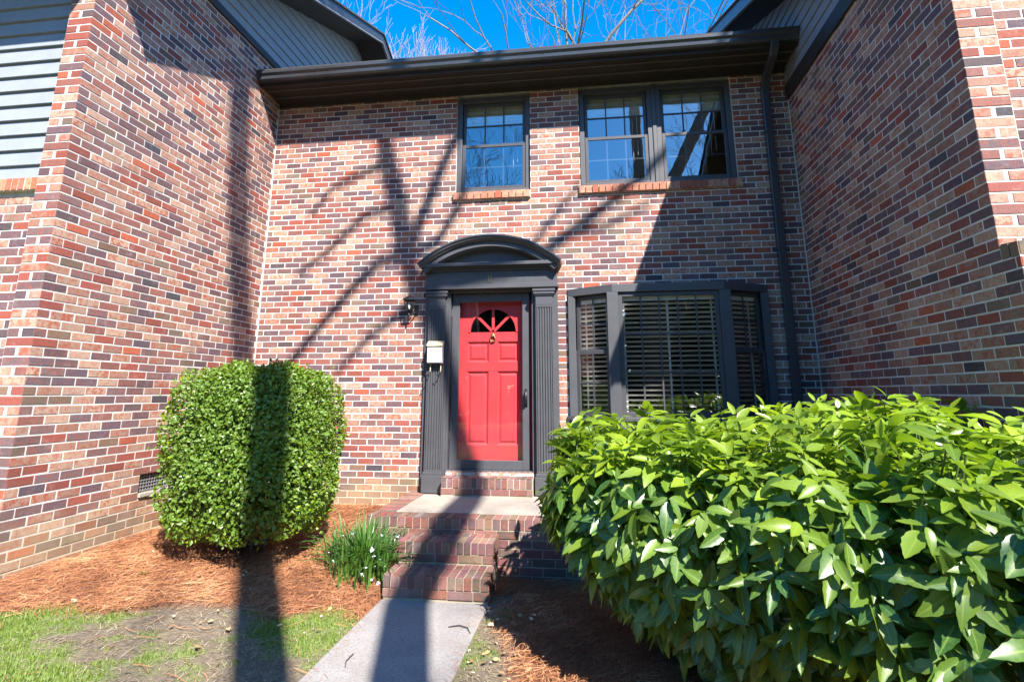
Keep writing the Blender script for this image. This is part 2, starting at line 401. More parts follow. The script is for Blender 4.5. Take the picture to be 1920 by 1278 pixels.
class Bricks:
    """collects the bricks of one thing: (centre, along, up, normal, length, height, tone)"""
    def __init__(s, seed): s.L = []; s.r = random.Random(seed)
    def add(s, c, along, up, nrm, ln, ht, tone=None):
        s.L.append((Vector(c), Vector(along), Vector(up), Vector(nrm), ln, ht, tone or brick_tone(s.r)))
    def finish(s, parent_of, mass_parent, limit=300, hidden=None, meshes=None, mat='brick_attr', jit=.0018):
        sc_ = []
        for i, (c, al, up, nr, ln, ht, tn) in enumerate(s.L):
            score = 0
            if (Vector(CAM) - c).dot(nr) > 0:
                q = [project(c + al * (a * ln / 2) + up * (b * ht / 2)) for a, b in ((-1, -1), (1, -1), (1, 1), (-1, 1))]
                if all(q):
                    m = project(c)
                    if 0 < m[0] < IW and 0 < m[1] < IH and not (hidden and hidden(m[0], m[1])):
                        score = abs(sum(q[k][0] * q[(k + 1) % 4][1] - q[(k + 1) % 4][0] * q[k][1] for k in range(4)))
            sc_.append((score, i))
        sc_.sort(reverse=True)
        single = {i for sco, i in sc_[:limit] if sco > 0}
        mass = MB()
        for i, (c, al, up, nr, ln, ht, tn) in enumerate(s.L):
            k = s.r.randrange(8); o_ = s.r.uniform(-jit, jit)
            mtx = Matrix(((al.x * ln, -nr.x * PROUD, up.x * ht, c.x + nr.x * o_), (al.y * ln, -nr.y * PROUD, up.y * ht, c.y + nr.y * o_),
                          (al.z * ln, -nr.z * PROUD, up.z * ht, c.z + nr.z * o_), (0, 0, 0, 1)))
            if i in single:
                o = bpy.data.objects.new('brick', (meshes or BME)[k]); COL.objects.link(o); o.parent = parent_of
                o.matrix_basis = mtx; o.color = tn
            else:
                v_, f_ = BSH[k]; mass.add([mtx @ Vector(p) for p in v_], f_, tn)
        if mass.v:
            o = mass.build('brickwork', mat, mass_parent); o['kind'] = 'stuff'
def lay(B, axis, plane, nrm, a0, a1, zlo, zhi, joints, openings=(), mort=.0122, topz=None):
    """running bond on a plane. axis 0: runs along x at y=plane; axis 1: runs along y at x=plane. joints(i) -> offset of a head joint in course i"""
    i0 = math.floor((Z0 - zhi) / C) - 1; i1 = math.ceil((Z0 - zlo) / C) + 1
    for i in range(i0, i1 + 1):
        z = Z0 - C * i; zb, zt = z - C / 2 + mort / 2, z + C / 2 - mort / 2
        zb = max(zb, zlo); zt = min(zt, zhi)
        if zt - zb < .02: continue
        off = joints(i); k0 = math.floor((a0 - off) / P) - 1; k = k0
        spans = []
        while off + k * P < a1 + P:
            s, e = off + k * P + mort / 2, off + (k + 1) * P - mort / 2
            k += 1
            s = max(s, a0); e = min(e, a1)
            if e - s < .03: continue
            parts = [(s, e)]
            for (oa, ob, oz0, oz1) in openings:
                if zb < oz1 - .02 and zt > oz0 + .02:
                    np_ = []
                    for (p, q) in parts:
                        if q <= oa or p >= ob: np_.append((p, q)); continue
                        if p < oa: np_.append((p, oa))
                        if q > ob: np_.append((ob, q))
                    parts = np_
            spans += [(p, q) for p, q in parts if q - p > .028]
        for p, q in spans:
            m = (p + q) / 2; dz = B.r.uniform(-.0012, .0012)
            if axis == 0: B.add((m, plane, (zb + zt) / 2 + dz), (1, 0, 0), (0, 0, 1), nrm, q - p, zt - zb)
            else: B.add((plane, m, (zb + zt) / 2 + dz), (0, 1 if nrm[0] > 0 else -1, 0), (0, 0, 1), nrm, q - p, zt - zb)
def wall_cells(mb, axis, plane, back, a0, a1, z0, z1, openings=()):
    """mortar backing with real openings, cut into boxes"""
    A = sorted({a0, a1, *[o for q in openings for o in q[:2] if a0 < o < a1]}); Zs = sorted({z0, z1, *[o for q in openings for o in q[2:4] if z0 < o < z1]})
    for i in range(len(A) - 1):
        run = None
        for j in range(len(Zs) - 1):
            am, zm = (A[i] + A[i + 1]) / 2, (Zs[j] + Zs[j + 1]) / 2
            if any(q[0] < am < q[1] and q[2] < zm < q[3] for q in openings): continue
            lo, hi = min(plane, back), max(plane, back)
            if axis == 0: mb.box(A[i], A[i + 1], lo, hi, Zs[j], Zs[j + 1])
            else: mb.box(lo, hi, A[i], A[i + 1], Zs[j], Zs[j + 1])
def hidden_by_plants(u, v):
    return (315 < u < 635 and 705 < v < 990) or (u > 1040 and v > 775)
def rowlock(B, x0, x1, n, y, z0, z1, out=None, nrm=(0, -1, 0), tone=None):
    """upright bricks on end side by side along x"""
    w_ = (x1 - x0) / n
    for k in range(n): B.add((x0 + (k + .5) * w_, y, (z0 + z1) / 2), (1, 0, 0), (0, 0, 1), nrm, w_ - .010, z1 - z0 - .008, tone)

# ================================================================== MIDDLE TOWNHOUSE
H = thing('townhouse', (3.28, 0, -.07), 'middle brick townhouse with a red front door, bay window and dark eave', 'house')
W1 = (2.445, 3.452, 3.845, 5.30); W2 = (4.105, 6.068, 3.855, 5.30); BAY = (3.90, 6.275, .95, 2.505); DOOR = (2.40, 3.49, .10, 2.52)
OPEN = [W1, W2, BAY, DOOR]
mw = MB(); wall_cells(mw, 0, PROUD, .22, XL - .2, XR + .2, -.7, 5.45, OPEN)
wall = mw.build('wall', 'mortar', H)
MBk = Bricks(11)
lay(MBk, 0, PROUD, (0, -1, 0), XL + .012, XR - .012, -.6, 5.275, lambda i: 0 if i % 2 else P / 2, OPEN)
# rowlock sills
def sill(x0, x1, n, zt, parent):
    m = MB(); m.box(x0 - .006, x1 + .006, -.018, .06, zt - .110, zt - .004); so_ = m.build('sill', 'mortar', parent)
    bs = MB()
    w_ = (x1 - x0) / n
    for k in range(n):
        o = bpy.data.objects.new('brick', BME[rng.randrange(8)]); COL.objects.link(o); o.parent = so_
        o.matrix_basis = Matrix(((w_ - .011, 0, 0, x0 + (k + .5) * w_), (0, .03, 0, -.014), (0, 0, .104, zt - .056), (0, 0, 0, 1)))
        c = rng.choice([(.40, .19, .12, .4), (.36, .15, .09, .5), (.30, .09, .05, .3), (.42, .24, .15, .5)]); o.color = c
    return so_
sill(2.425, 3.452, 11, W1[2], H); sill(4.085, 6.10, 24, W2[2], H)

def dh_window(x0, x1, z0, z1, parent, yf=.055, shade=True):
    """double-hung window: frame part with sashes, panes and grilles as sub-parts"""
    fw = .062
    f = MB(); f.box(x0, x0 + fw, yf - .01, .2, z0, z1); f.box(x1 - fw, x1, yf - .01, .2, z0, z1)
    f.box(x0 + fw, x1 - fw, yf - .01, .2, z1 - fw, z1); f.box(x0 + fw, x1 - fw, yf - .02, .2, z0, z0 + .045)
    fo = f.build('window', 'trim', parent, False, .005)
    zm = z0 + (z1 - z0) * .485
    gx0, gx1 = x0 + fw + .004, x1 - fw - .004
    for (a, b, yy, nm) in ((zm - .02, z1 - fw, yf + .045, 'upper'), (z0 + .045, zm + .025, yf + .005, 'lower')):
        s = MB(); t = .042
        s.box(gx0, gx0 + t, yy, yy + .034, a, b); s.box(gx1 - t, gx1, yy, yy + .034, a, b)
        s.box(gx0 + t, gx1 - t, yy, yy + .034, b - t, b); s.box(gx0 + t, gx1 - t, yy, yy + .034, a, a + t * 1.1)
        s.build('sash', 'sash', fo, False, .004)
        p = MB(); y = yy + .012; p.add([(gx0 + t, y, a + t), (gx1 - t, y, a + t), (gx1 - t, y, b - t), (gx0 + t, y, b - t)], [(0, 1, 2, 3)])
        p.build('pane', 'glass', fo)
        mu = MB(); gw = (gx1 - gx0 - 2 * t) / 3; mo = -.011 if nm == 'upper' else .005
        for k in (1, 2): mu.box(gx0 + t + k * gw - .009, gx0 + t + k * gw + .009, y + mo, y + mo + .009, a + t, b - t)
        zc = (a + b) / 2; mu.box(gx0 + t, gx1 - t, y + mo + .0005, y + mo + .0085, zc - .009, zc + .009)
        mu.build('muntin', 'sash', fo)
    if shade:
        sh = MB(); n = 4
        for k in range(n): sh.box(gx0 + .01, gx1 - .01, yf + .115, yf + .14 + .006 * (k % 2), z1 - fw - .06 - k * .062, z1 - fw - .002 - k * .062)
        sh.box(gx0 + .01, gx1 - .01, yf + .11, yf + .145, z1 - fw - .28, z1 - fw - .255)
        sh.build('window_shade', 'shade', fo, False, .004)
        cd_ = MB(); cd_.tube([(gx1 - .12, yf + .13, z1 - .3), (gx1 - .12, yf + .13, zm - .2)], .004, 5); cd_.tube([(gx1 - .18, yf + .13, z1 - .3), (gx1 - .18, yf + .13, zm - .28)], .003, 5)
        cd_.build('cord', 'blind', fo)
    return fo
dh_window(2.452, 3.448, 3.852, 5.235, H)
w2_ = dh_window(4.112, 5.062, 3.862, 5.245, H)
dh_window(5.112, 6.062, 3.862, 5.245, H)
mm = MB(); mm.box(5.062, 5.112, .03, .2, 3.862, 5.26); mm.build('mullion', 'trim', H, False, .005)

# rooms behind the glass
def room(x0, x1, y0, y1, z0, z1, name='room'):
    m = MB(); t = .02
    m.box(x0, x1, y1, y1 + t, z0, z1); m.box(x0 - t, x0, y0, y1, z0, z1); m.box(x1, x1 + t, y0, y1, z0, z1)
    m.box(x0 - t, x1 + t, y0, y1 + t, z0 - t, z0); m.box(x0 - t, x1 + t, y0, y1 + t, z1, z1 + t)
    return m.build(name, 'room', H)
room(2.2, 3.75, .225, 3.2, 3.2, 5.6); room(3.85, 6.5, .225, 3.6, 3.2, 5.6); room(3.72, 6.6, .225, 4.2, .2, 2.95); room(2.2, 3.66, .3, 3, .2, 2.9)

# bay window
yc = -.30; bz0, bz1 = .98, 2.475
bw = MB()
bp = [(3.905, .10), (3.905, -.02), (4.44, yc), (5.715, yc), (6.27, -.02), (6.27, .10)]
def offset_poly(p, d):
    return [(p[0][0] - d, p[0][1]), (p[1][0] - d, p[1][1] - d * .4), (p[2][0] - d * .4, p[2][1] - d), (p[3][0] + d * .4, p[3][1] - d), (p[4][0] + d, p[4][1] - d * .4), (p[5][0] + d, p[5][1])]
hd = MB(); hd.prism(bp, 2, 2.405, 2.50)
bayo = bw
frame = MB()
def post(cx_, cy_, ang, wd, dp, z0, z1, mb):
    u = Vector((math.cos(ang), math.sin(ang))); n = Vector((math.sin(ang), -math.cos(ang)))
    q = [(cx_ + u.x * a * wd / 2 + n.x * b * dp / 2, cy_ + u.y * a * wd / 2 + n.y * b * dp / 2) for a, b in ((-1, -1), (1, -1), (1, 1), (-1, 1))]
    mb.prism(q, 2, z0, z1)
bay = hd.build('bay_window', 'trim', H, False, .004)
for px_, py_, wp_, dp_ in ((4.44, yc + .046, .13, .09), (5.715, yc + .046, .13, .09), (3.955, .0, .09, .10), (6.222, .0, .09, .10)):
    q_ = MB(); post(px_, py_, 0, wp_, dp_, bz0, 2.4045, q_); q_.build('post', 'trim', bay, False, .005)
ap = MB(); ap.prism(bp, 2, .30, bz0 - .05); ap.build('apron', 'trim', bay, False, .006)
sb = MB(); sb.prism(offset_poly(bp, .03), 2, bz0 - .048, bz0); sb.build('sill', 'trim', bay, False, .006)
def light(A, B, z0, z1, y_in, cols, rows, meet):
    """one glazed side of the bay between plan points A and B"""
    A = Vector((*A, 0)); B = Vector((*B, 0)); u = (B - A).normalized(); n = Vector((u.y, -u.x, 0)); L = (B - A).length
    base = Matrix(((u.x, n.x, 0, A.x), (u.y, n.y, 0, A.y), (0, 0, 1, 0), (0, 0, 0, 1)))   # local x along, y outward, z up
    def put(mb): mb.v = [tuple(base @ Vector(p)) for p in mb.v]; return mb
    t = .05
    cuts = [(z0, z1, 0)] if not meet else [(z0, meet + .02, .012), (meet - .02, z1, -.022)]
    for a, b, yo in cuts:
        s = MB(); s.box(0, t, yo - .03, yo, a, b); s.box(L - t, L, yo - .03, yo, a, b); s.box(t, L - t, yo - .03, yo, a, a + t); s.box(t, L - t, yo - .03, yo, b - t, b)
        put(s).build('sash', 'sash', bay, False, .004)
        p = MB(); p.add([(t, yo - .012, a + t), (L - t, yo - .012, a + t), (L - t, yo - .012, b - t), (t, yo - .012, b - t)], [(0, 1, 2, 3)])
        put(p).build('pane', 'bay_glass', bay)
        mu = MB()
        for k in range(1, cols): x = t + k * (L - 2 * t) / cols; mu.box(x - .009, x + .009, yo - .010, yo - .002, a + t, b - t)
        if rows > 1:
            for k in range(1, rows): z = a + t + k * (b - a - 2 * t) / rows; mu.box(t, L - t, yo - .0095, yo - .0025, z - .009, z + .009)
        if mu.v: put(mu).build('muntin', 'sash', bay)
    # venetian slats, each one its own strip
    sl_ = MB(); wdt = .048; tl = math.radians(24)
    sl_.add([(.02, -wdt / 2 * math.cos(tl), -wdt / 2 * math.sin(tl)), (L - .02, -wdt / 2 * math.cos(tl), -wdt / 2 * math.sin(tl)), (L - .02, 0, .004), (.02, 0, .004),
             (L - .02, wdt / 2 * math.cos(tl), wdt / 2 * math.sin(tl)), (.02, wdt / 2 * math.cos(tl), wdt / 2 * math.sin(tl))], [(0, 1, 2, 3), (3, 2, 4, 5)])
    me = put(sl_).mesh('blind_slat'); me.materials.append(M['blind'])
    off = Vector((n.x, n.y, 0)) * -.085
    z = z0 + .07
    while z < z1 - .06:
        o = bpy.data.objects.new('blind_slat', me); COL.objects.link(o); o.parent = bay; o.location = (off.x, off.y, z); z += .0555
    tp = MB()
    for x in ([L * .06, L * .5, L * .94] if L > .8 else [L * .18, L * .8]): tp.box(x - .010, x + .010, -.118, -.115, z0 + .04, z1 - .03)
    put(tp).build('blind_tape', 'blind', bay)
    hb = MB(); hb.box(.02, L - .02, -.12, -.06, z1 - .09, z1 - .03); put(hb).build('blind_headrail', 'blind', bay)
light((4.505, yc + .03), (5.65, yc + .03), bz0 + .003, 2.402, .1, 5, 3, None)
light((4.0, -.02), (4.40, yc + .06), bz0 + .003, 2.402, .1, 2, 2, 1.72)
light((5.755, yc + .06), (6.18, -.02), bz0 + .003, 2.402, .1, 2, 2, 1.72)

# eave: frieze, soffit, fascia, gutter, downspout, roof
EX0, EX1 = XL + .012, XR - .012
fz = MB(); fz.box(EX0, EX1, -.022, -.001, 5.262, 5.345); fz.box(EX0, EX1, -.15, -.02, 5.318, 5.3445); fz.build('frieze_board', 'eave', H, False, .004)
sf = MB(); sf.box(EX0, EX1, -.475, -.002, 5.346, 5.366); sf.build('soffit', 'eave', H)
for yy in (-.152, -.345):
    b_ = MB(); b_.box(EX0, EX1, yy - .016, yy, 5.326, 5.3455); b_.build('soffit_bead', 'bead', H, False, .005)
fa = MB(); fa.box(EX0, EX1, -.495, -.4752, 5.318, 5.50); fa.build('fascia', 'eave', H)
gp = [(-.497, 5.362), (-.555, 5.362), (-.575, 5.385), (-.582, 5.43), (-.607, 5.455), (-.610, 5.492), (-.598, 5.500), (-.596, 5.492), (-.599, 5.46), (-.574, 5.436), (-.567, 5.39), (-.55, 5.370), (-.505, 5.370), (-.505, 5.49), (-.497, 5.49)]
gu = MB(); gu.prism([(y, z) for y, z in gp], 0, EX0, EX1)
gut = gu.build('gutter', 'gutter', H)
for xx in (.66, 3.7, 6.0):
    j = MB(); j.prism([(y - .0025 if y < -.5 else y, z - .002) for y, z in gp], 0, xx - .012, xx + .012); j.build('gutter_joint', 'gutter', gut)
ro = MB(); ro.prism([(-.585, 5.498), (-.585, 5.522), (2.35, 5.522 + .42 * 2.935), (7.5, 5.522 + .42 * 2.935 - .42 * 5.15), (7.5, 5.4), (2.35, 5.498 + .42 * 2.93)], 0, XL + .003, XR - .003); ro.build('roof', 'roof', H)
dx = 6.462
dsp = MB()
path = [(dx, -.545, 5.375), (dx, -.535, 5.32), (dx, -.47, 5.245), (dx, -.16, 5.13), (dx, -.085, 5.06), (dx, -.060, 4.97), (dx, -.060, -.25), (dx, -.10, -.33), (dx, -.2, -.36)]
def rect_tube(mb, path, wx, wy):
    path = [Vector(p) for p in path]; vs = []; fs = []
    for i, p in enumerate(path):
        t = (path[min(i + 1, len(path) - 1)] - path[max(i - 1, 0)]).normalized(); n = Vector((1, 0, 0)).cross(t).normalized()
        for a, b in ((-1, -1), (1, -1), (1, 1), (-1, 1)): vs.append(p + Vector((1, 0, 0)) * (a * wx / 2) + n * (b * wy / 2))
    for i in range(len(path) - 1):
        for j in range(4): fs.append((i * 4 + j, i * 4 + (j + 1) % 4, i * 4 + 4 + (j + 1) % 4, i * 4 + 4 + j))
    fs += [(3, 2, 1, 0), tuple(len(path) * 4 - 4 + j for j in range(4))]
    mb.add(vs, fs)
rect_tube(dsp, path, .098, .075); ds = dsp.build('downspout', 'gutter', H, False, .010)
for zz in (1.4, 2.9, 4.4):
    st = MB(); st.box(dx - .075, dx + .075, -.101, -.0975, zz, zz + .03); st.build('strap', 'gutter', ds)

# door surround
ds_ = MB()
ds_.box(2.105, 2.405, -.045, .0, .10, 2.52); ds_.box(3.485, 3.785, -.045, .0, .10, 2.52)      # back boards
ds_.box(2.4055, 2.43, -.04, .2, .30, 2.52); ds_.box(3.46, 3.4845, -.04, .2, .30, 2.52); ds_.box(2.4305, 3.4595, -.04, .2, 2.488, 2.5205)
sur = ds_.build('door_surround', 'trim', H, False, .004)
def pilaster(xa, xb):
    m = MB(); m.box(xa, xb, -.0925, -.0455, .335, 2.30)
    nfl = 6; wf = (xb - xa - .036) / (2 * nfl - 1)
    for k in range(nfl):
        x = xa + .018 + 2 * k * wf; m.box(x, x + wf, -.107, -.0927, .36, 2.275)
    m.box(xa, xa + .012, -.107, -.0927, .36, 2.275); m.box(xb - .012, xb, -.107, -.0927, .36, 2.275)
    m.box(xa, xb, -.107, -.0927, 2.2755, 2.30); m.box(xa, xb, -.107, -.0927, .335, .3595)
    p = m.build('pilaster', 'trim', sur, False, .0025)
    b = MB(); b.box(xa - .022, xb + .022, -.125, -.0457, .10, .30); b.box(xa - .012, xb + .012, -.115, -.0457, .3005, .3345); b.build('plinth', 'trim', sur, False, .006)
    c = MB(); c.box(xa, xb, -.105, -.0457, 2.3005, 2.415); c.box(xa - .012, xb + .012, -.118, -.0457, 2.4155, 2.435); c.box(xa - .025, xb + .025, -.132, -.0457, 2.4355, 2.47); c.box(xa - .035, xb + .035, -.142, -.0457, 2.4705, 2.50)
    c.build('capital', 'trim', sur, False, .004)
pilaster(2.165, 2.375); pilaster(3.515, 3.725)
en = MB(); en.box(2.105, 3.785, -.10, -.002, 2.5215, 2.75); en.box(2.09, 3.80, -.125, -.002, 2.5225, 2.555); en.box(2.10, 3.79, -.112, -.002, 2.5555, 2.58)
en.build('entablature', 'trim', sur, False, .004)
cn = MB(); cn.box(2.085, 3.805, -.13, -.002, 2.7505, 2.775); cn.box(2.07, 3.82, -.17, -.002, 2.7755, 2.795); cn.box(2.052, 3.838, -.215, -.002, 2.7955, 2.84); cn.build('cornice', 'trim', sur, False, .005)
PR, PCX = 1.335, 2.945; PCZ = 3.185 - PR
a_ = math.acos(.905 / PR)
def arch(prof, name, mat='trim'):
    m = MB(); m.arc_sweep(PCX, PCZ, prof, math.pi - a_, a_, 36); return m.build(name, mat, sur, False, 0)
arch([(PR, -.002), (PR, -.275), (PR - .02, -.275), (PR - .02, -.002)], 'flashing', 'gutter')
arch([(PR - .0205, -.002), (PR - .0205, -.262), (PR - .045, -.255), (PR - .06, -.232), (PR - .075, -.222), (PR - .075, -.002)], 'crown_moulding')
arch([(PR - .0755, -.002), (PR - .0755, -.195), (PR - .135, -.195), (PR - .145, -.18), (PR - .155, -.16), (PR - .155, -.002)], 'arch_moulding')
ty = MB(); rr = PR - .10; pts_ = [(PCX + rr * math.cos(a), PCZ + rr * math.sin(a)) for a in [math.pi - a_ * 1.0 + (2 * a_ - math.pi) * k / 30 for k in range(31)]]
pts_ = [(x, max(z, 2.841)) for x, z in pts_]; ty.prism(pts_, 1, -.055, -.003); ty.build('tympanum', 'trim', sur)
# house number 11
for xx in (2.928, 2.958):
    nb = MB(); nb.box(xx - .006, xx + .006, -.108, -.1005, 2.60, 2.69); nb.add([(xx - .022, -.106, 2.668), (xx - .006, -.106, 2.6785), (xx - .006, -.106, 2.69)], [(0, 1, 2)])
    nb.build('numeral', 'brass', sur)

# entry door (behind the storm door)
DY = .155
dr = MB(); X0, X1, ZB, ZT = 2.455, 3.435, .33, 2.47
FCX, FCZ, FR = 2.945, 2.005, .30
holes = [(2.612, 2.892), (3.0, 3.278)]
rows = [(1.625, 1.885), (.62, 1.515)]
# stiles and rails as one slab with recesses: build from cells around panels, and an arch ring at the top
A = [X0, 2.612, 2.892, 3.0, 3.278, X1]; Zs = [ZB, .62, 1.515, 1.625, 1.885, 1.99]
for i in range(5):
    for j in range(5):
        if i in (1, 3) and j in (1, 3): continue
        dr.box(A[i], A[i + 1], DY, DY + .045, Zs[j], Zs[j + 1])
# top field with half-round opening
n = 24; outer = []
for k in range(n + 1):
    a = math.pi * k / n; c_, s_ = math.cos(a), math.sin(a)
    t = min((X1 - FCX) / abs(c_) if abs(c_) > 1e-6 else 9, (ZT - FCZ) / s_ if s_ > 1e-6 else 9); outer.append((FCX + t * c_, FCZ + t * s_))
for k in range(n):
    a0_, a1_ = math.pi * k / n, math.pi * (k + 1) / n
    p0 = (FCX + FR * math.cos(a0_), FCZ + FR * math.sin(a0_)); p1 = (FCX + FR * math.cos(a1_), FCZ + FR * math.sin(a1_))
    dr.prism([p0, outer[k], outer[k + 1], p1], 1, DY, DY + .045)
dr.box(X0, X1, DY, DY + .045, 1.99, FCZ)
door = dr.build('entry_door', 'door', H)
for (xa, xb) in holes:
    for (za, zb) in rows:
        p = MB(); e = .028; y1, y2 = DY + .004, DY + .024
        # sloping moulding down to a recess, then a raised field
        o_ = [(xa, za), (xb, za), (xb, zb), (xa, zb)]; i_ = [(xa + e, za + e), (xb - e, za + e), (xb - e, zb - e), (xa + e, zb - e)]; k_ = [(xa + 2 * e, za + 2 * e), (xb - 2 * e, za + 2 * e), (xb - 2 * e, zb - 2 * e), (xa + 2 * e, zb - 2 * e)]
        vs = [(x, y1, z) for x, z in o_] + [(x, y2, z) for x, z in i_] + [(x, DY + .010, z) for x, z in k_]
        fs = [(8, 9, 10, 11)] + [(q + j, q + (j + 1) % 4, q + 4 + (j + 1) % 4, q + 4 + j) for q in (0, 4) for j in range(4)]
        p.add(vs, fs); p.build('panel', 'door', door)
for k in range(4):
    a0_, a1_ = math.pi * k / 4, math.pi * (k + 1) / 4
    p = MB(); vs = [(FCX, DY + .022, FCZ)] + [(FCX + FR * math.cos(a0_ + (a1_ - a0_) * q / 6), DY + .022, FCZ + FR * math.sin(a0_ + (a1_ - a0_) * q / 6)) for q in range(7)]
    p.add(vs, [tuple(range(8))]); p.build('fanlight_pane', 'fan_glass', door)
for a in (math.pi / 4, math.pi / 2, 3 * math.pi / 4):
    m = MB(); d_ = Vector((math.cos(a), 0, math.sin(a))); q = Vector((-math.sin(a), 0, math.cos(a))) * .017; b0 = Vector((FCX, 0, FCZ)) + d_ * .02; b1 = Vector((FCX, 0, FCZ)) + d_ * (FR + .004)
    m.prism([((b0 + q).x, (b0 + q).z), ((b0 - q).x, (b0 - q).z), ((b1 - q).x, (b1 - q).z), ((b1 + q).x, (b1 + q).z)], 1, DY - .002, DY + .03); m.build('muntin', 'door', door)
fr_ = MB(); fr_.arc_sweep(FCX, FCZ, [(FR + .02, DY - .0005), (FR + .02, DY - .010), (FR - .006, DY - .010), (FR - .006, DY + .02)], 0, math.pi, 24); fr_.build('fanlight_moulding', 'door', door)
kn = MB(); kc = Vector((2.945, DY - .012, 1.93))
kn.tube([(kc.x, DY, kc.z + .03), (kc.x, DY - .02, kc.z + .03)], [.03, .024], 12)
kn.tube([(kc.x + .034 * math.sin(t), DY - .022, kc.z - .012 + .036 * math.cos(t)) for t in [2 * math.pi * q / 18 for q in range(19)]], .007, 6)
kn.tube([(kc.x, DY, kc.z - .045), (kc.x, DY - .022, kc.z - .045)], [.014, .010], 10); kn.build('knocker', 'brass', door, True)
kb = MB(); kb.tube([(3.355, DY, 1.28), (3.355, DY - .03, 1.28), (3.355, DY - .035, 1.28), (3.355, DY - .06, 1.28), (3.355, DY - .07, 1.28)], [.013, .013, .028, .03, .018], 12); kb.build('door_knob', 'brass', door, True)

# storm door
SY = .035
sd = MB(); x0, x1, z0, z1 = 2.436, 3.425, .352, 2.484
sd.box(x0, 2.532, SY, SY + .035, z0, z1); sd.box(3.333, x1, SY, SY + .035, z0, z1); sd.box(2.532, 3.333, SY, SY + .035, 2.378, z1); sd.box(2.532, 3.333, SY, SY + .035, z0, .458)
sto = sd.build('storm_door', 'trim', H, False, .006)
p = MB(); p.add([(2.532, SY + .018, .458), (3.333, SY + .018, .458), (3.333, SY + .018, 2.378), (2.532, SY + .018, 2.378)], [(0, 1, 2, 3)]); p.build('pane', 'storm_glass', sto)
hn = MB(); hn.tube([(3.378, SY, 1.10), (3.378, SY - .045, 1.115), (3.378, SY - .05, 1.18), (3.378, SY - .045, 1.26), (3.378, SY, 1.275)], .011, 8); hn.box(3.362, 3.394, SY - .006, SY - .0005, 1.08, 1.295); hn.build('handle', 'black', sto, True)
for zz in (.7, 1.45, 2.2):
    hg = MB(); hg.tube([(2.434, SY - .004, zz), (2.434, SY - .004, zz + .09)], .007, 8); hg.build('hinge', 'trim', sto)
th = MB(); th.box(2.425, 3.46, -.02, .2, .325, .3515); th.build('threshold', 'trim', sto, False, .004)

# finish bricks of the middle house
MBk.finish(wall, H, 300, lambda u, v: hidden_by_plants(u, v))

# ================================================================== LEFT TOWNHOUSE
LH = thing('townhouse', (-3.0, -2.9, -.1), 'left brick townhouse with white front siding and a blue-shaded side gable', 'house')
lw = MB(); wall_cells(lw, 1, XL - PROUD, XL - .25, YL + .2, 7.4, -.7, 5.83, [(-1.66, -1.20, .26, .49)])
lw.box(-.44, XL - PROUD, YL + PROUD, YL + .2, -.7, 5.83)                  # corner pier
lw.box(-6.5, -.43, YL + .056 + PROUD, YL + .25, -.7, 2.93)             # recessed brick panel under the siding
lwall = lw.build('wall', 'mortar', LH)
LB = Bricks(23)
lay(LB, 1, XL - PROUD, (1, 0, 0), YL + .001, -.006, -.6, 5.80, lambda i: (YL + P / 2) if i % 2 == 0 else YL, [(-1.66, -1.20, .26, .49)])
for i in range(-8, 78):                                                  # pier front: stretcher and header pairs by turns
    z = Z0 - C * i
    if z > 5.8: continue
    if i % 2: LB.add((-.319, YL + PROUD, z), (1, 0, 0), (0, 0, 1), (0, -1, 0), .236, C - .011)
    else:
        LB.add((-.2535, YL + PROUD, z), (1, 0, 0), (0, 0, 1), (0, -1, 0), .105, C - .011); LB.add((-.387, YL + PROUD, z), (1, 0, 0), (0, 0, 1), (0, -1, 0), .100, C - .011)
    LB.add((-.441, YL + .034, z), (0, -1, 0), (0, 0, 1), (-1, 0, 0), .05, C - .011)
lay(LB, 0, YL + .056 + PROUD, (0, -1, 0), -3.2, -.446, -.6, 2.90, lambda i: -.446 - (P / 2 if i % 2 else P))
wr = 44
for k in range(wr): LB.add((-.446 - (k + .5) * .0625, YL + .012, 2.985), (1, 0, 0), (0, 0, 1), (0, -1, 0), .052, .105, rng.choice([(.40, .12, .06, .3), (.42, .17, .07, .4), (.30, .13, .08, .3), (.40, .22, .12, .5)]))
LB.finish(lwall, LH, 300, hidden_by_plants)
sb_ = MB(); sb_.box(-6.5, -.446, YL + .014, YL + .25, 2.93, 3.035); sb_.build('sill', 'mortar', LH)
sh_ = MB(); sh_.box(-6.5, -.446, YL + .09, YL + .25, 3.035, 5.83); sh_.build('wall_sheathing', 'siding', LH)
def clapboards_x(parent, xa, xb, y, z0, z1, exp, thick=.022):
    z = z0; me = None
    while z < z1 - .03:
        hgt = min(exp + .012, z1 - z)
        m = MB(); m.prism([(y, z), (y - thick, z), (y - thick, z + .004), (y - .004, z + hgt), (y, z + hgt)], 0, xa, xb); m.build('clapboard', 'siding', parent); z += exp
clapboards_x(LH, -6.5, -.449, YL + .089, 3.037, 5.70, .1455, .032)
# foundation vent with white sill
vm = MB(); vm.box(XL - .12, XL - .10, -1.655, -1.205, .30, .485); vent = vm.build('foundation_vent', 'black', LH)
gr = MB()
for k in range(13): y = -1.64 + k * .034; gr.box(XL - .035, XL - .029, y, y + .007, .31, .48)
for k in range(6): z = .315 + k * .031; gr.box(XL - .0285, XL - .024, -1.65, -1.21, z, z + .007)
gr.build('vent_grille', 'vent_metal', vent)
vs_ = MB(); vs_.box(XL - .1, XL + .022, -1.66, -1.20, .262, .298); vs_.build('sill', 'landing', vent, False, .004)
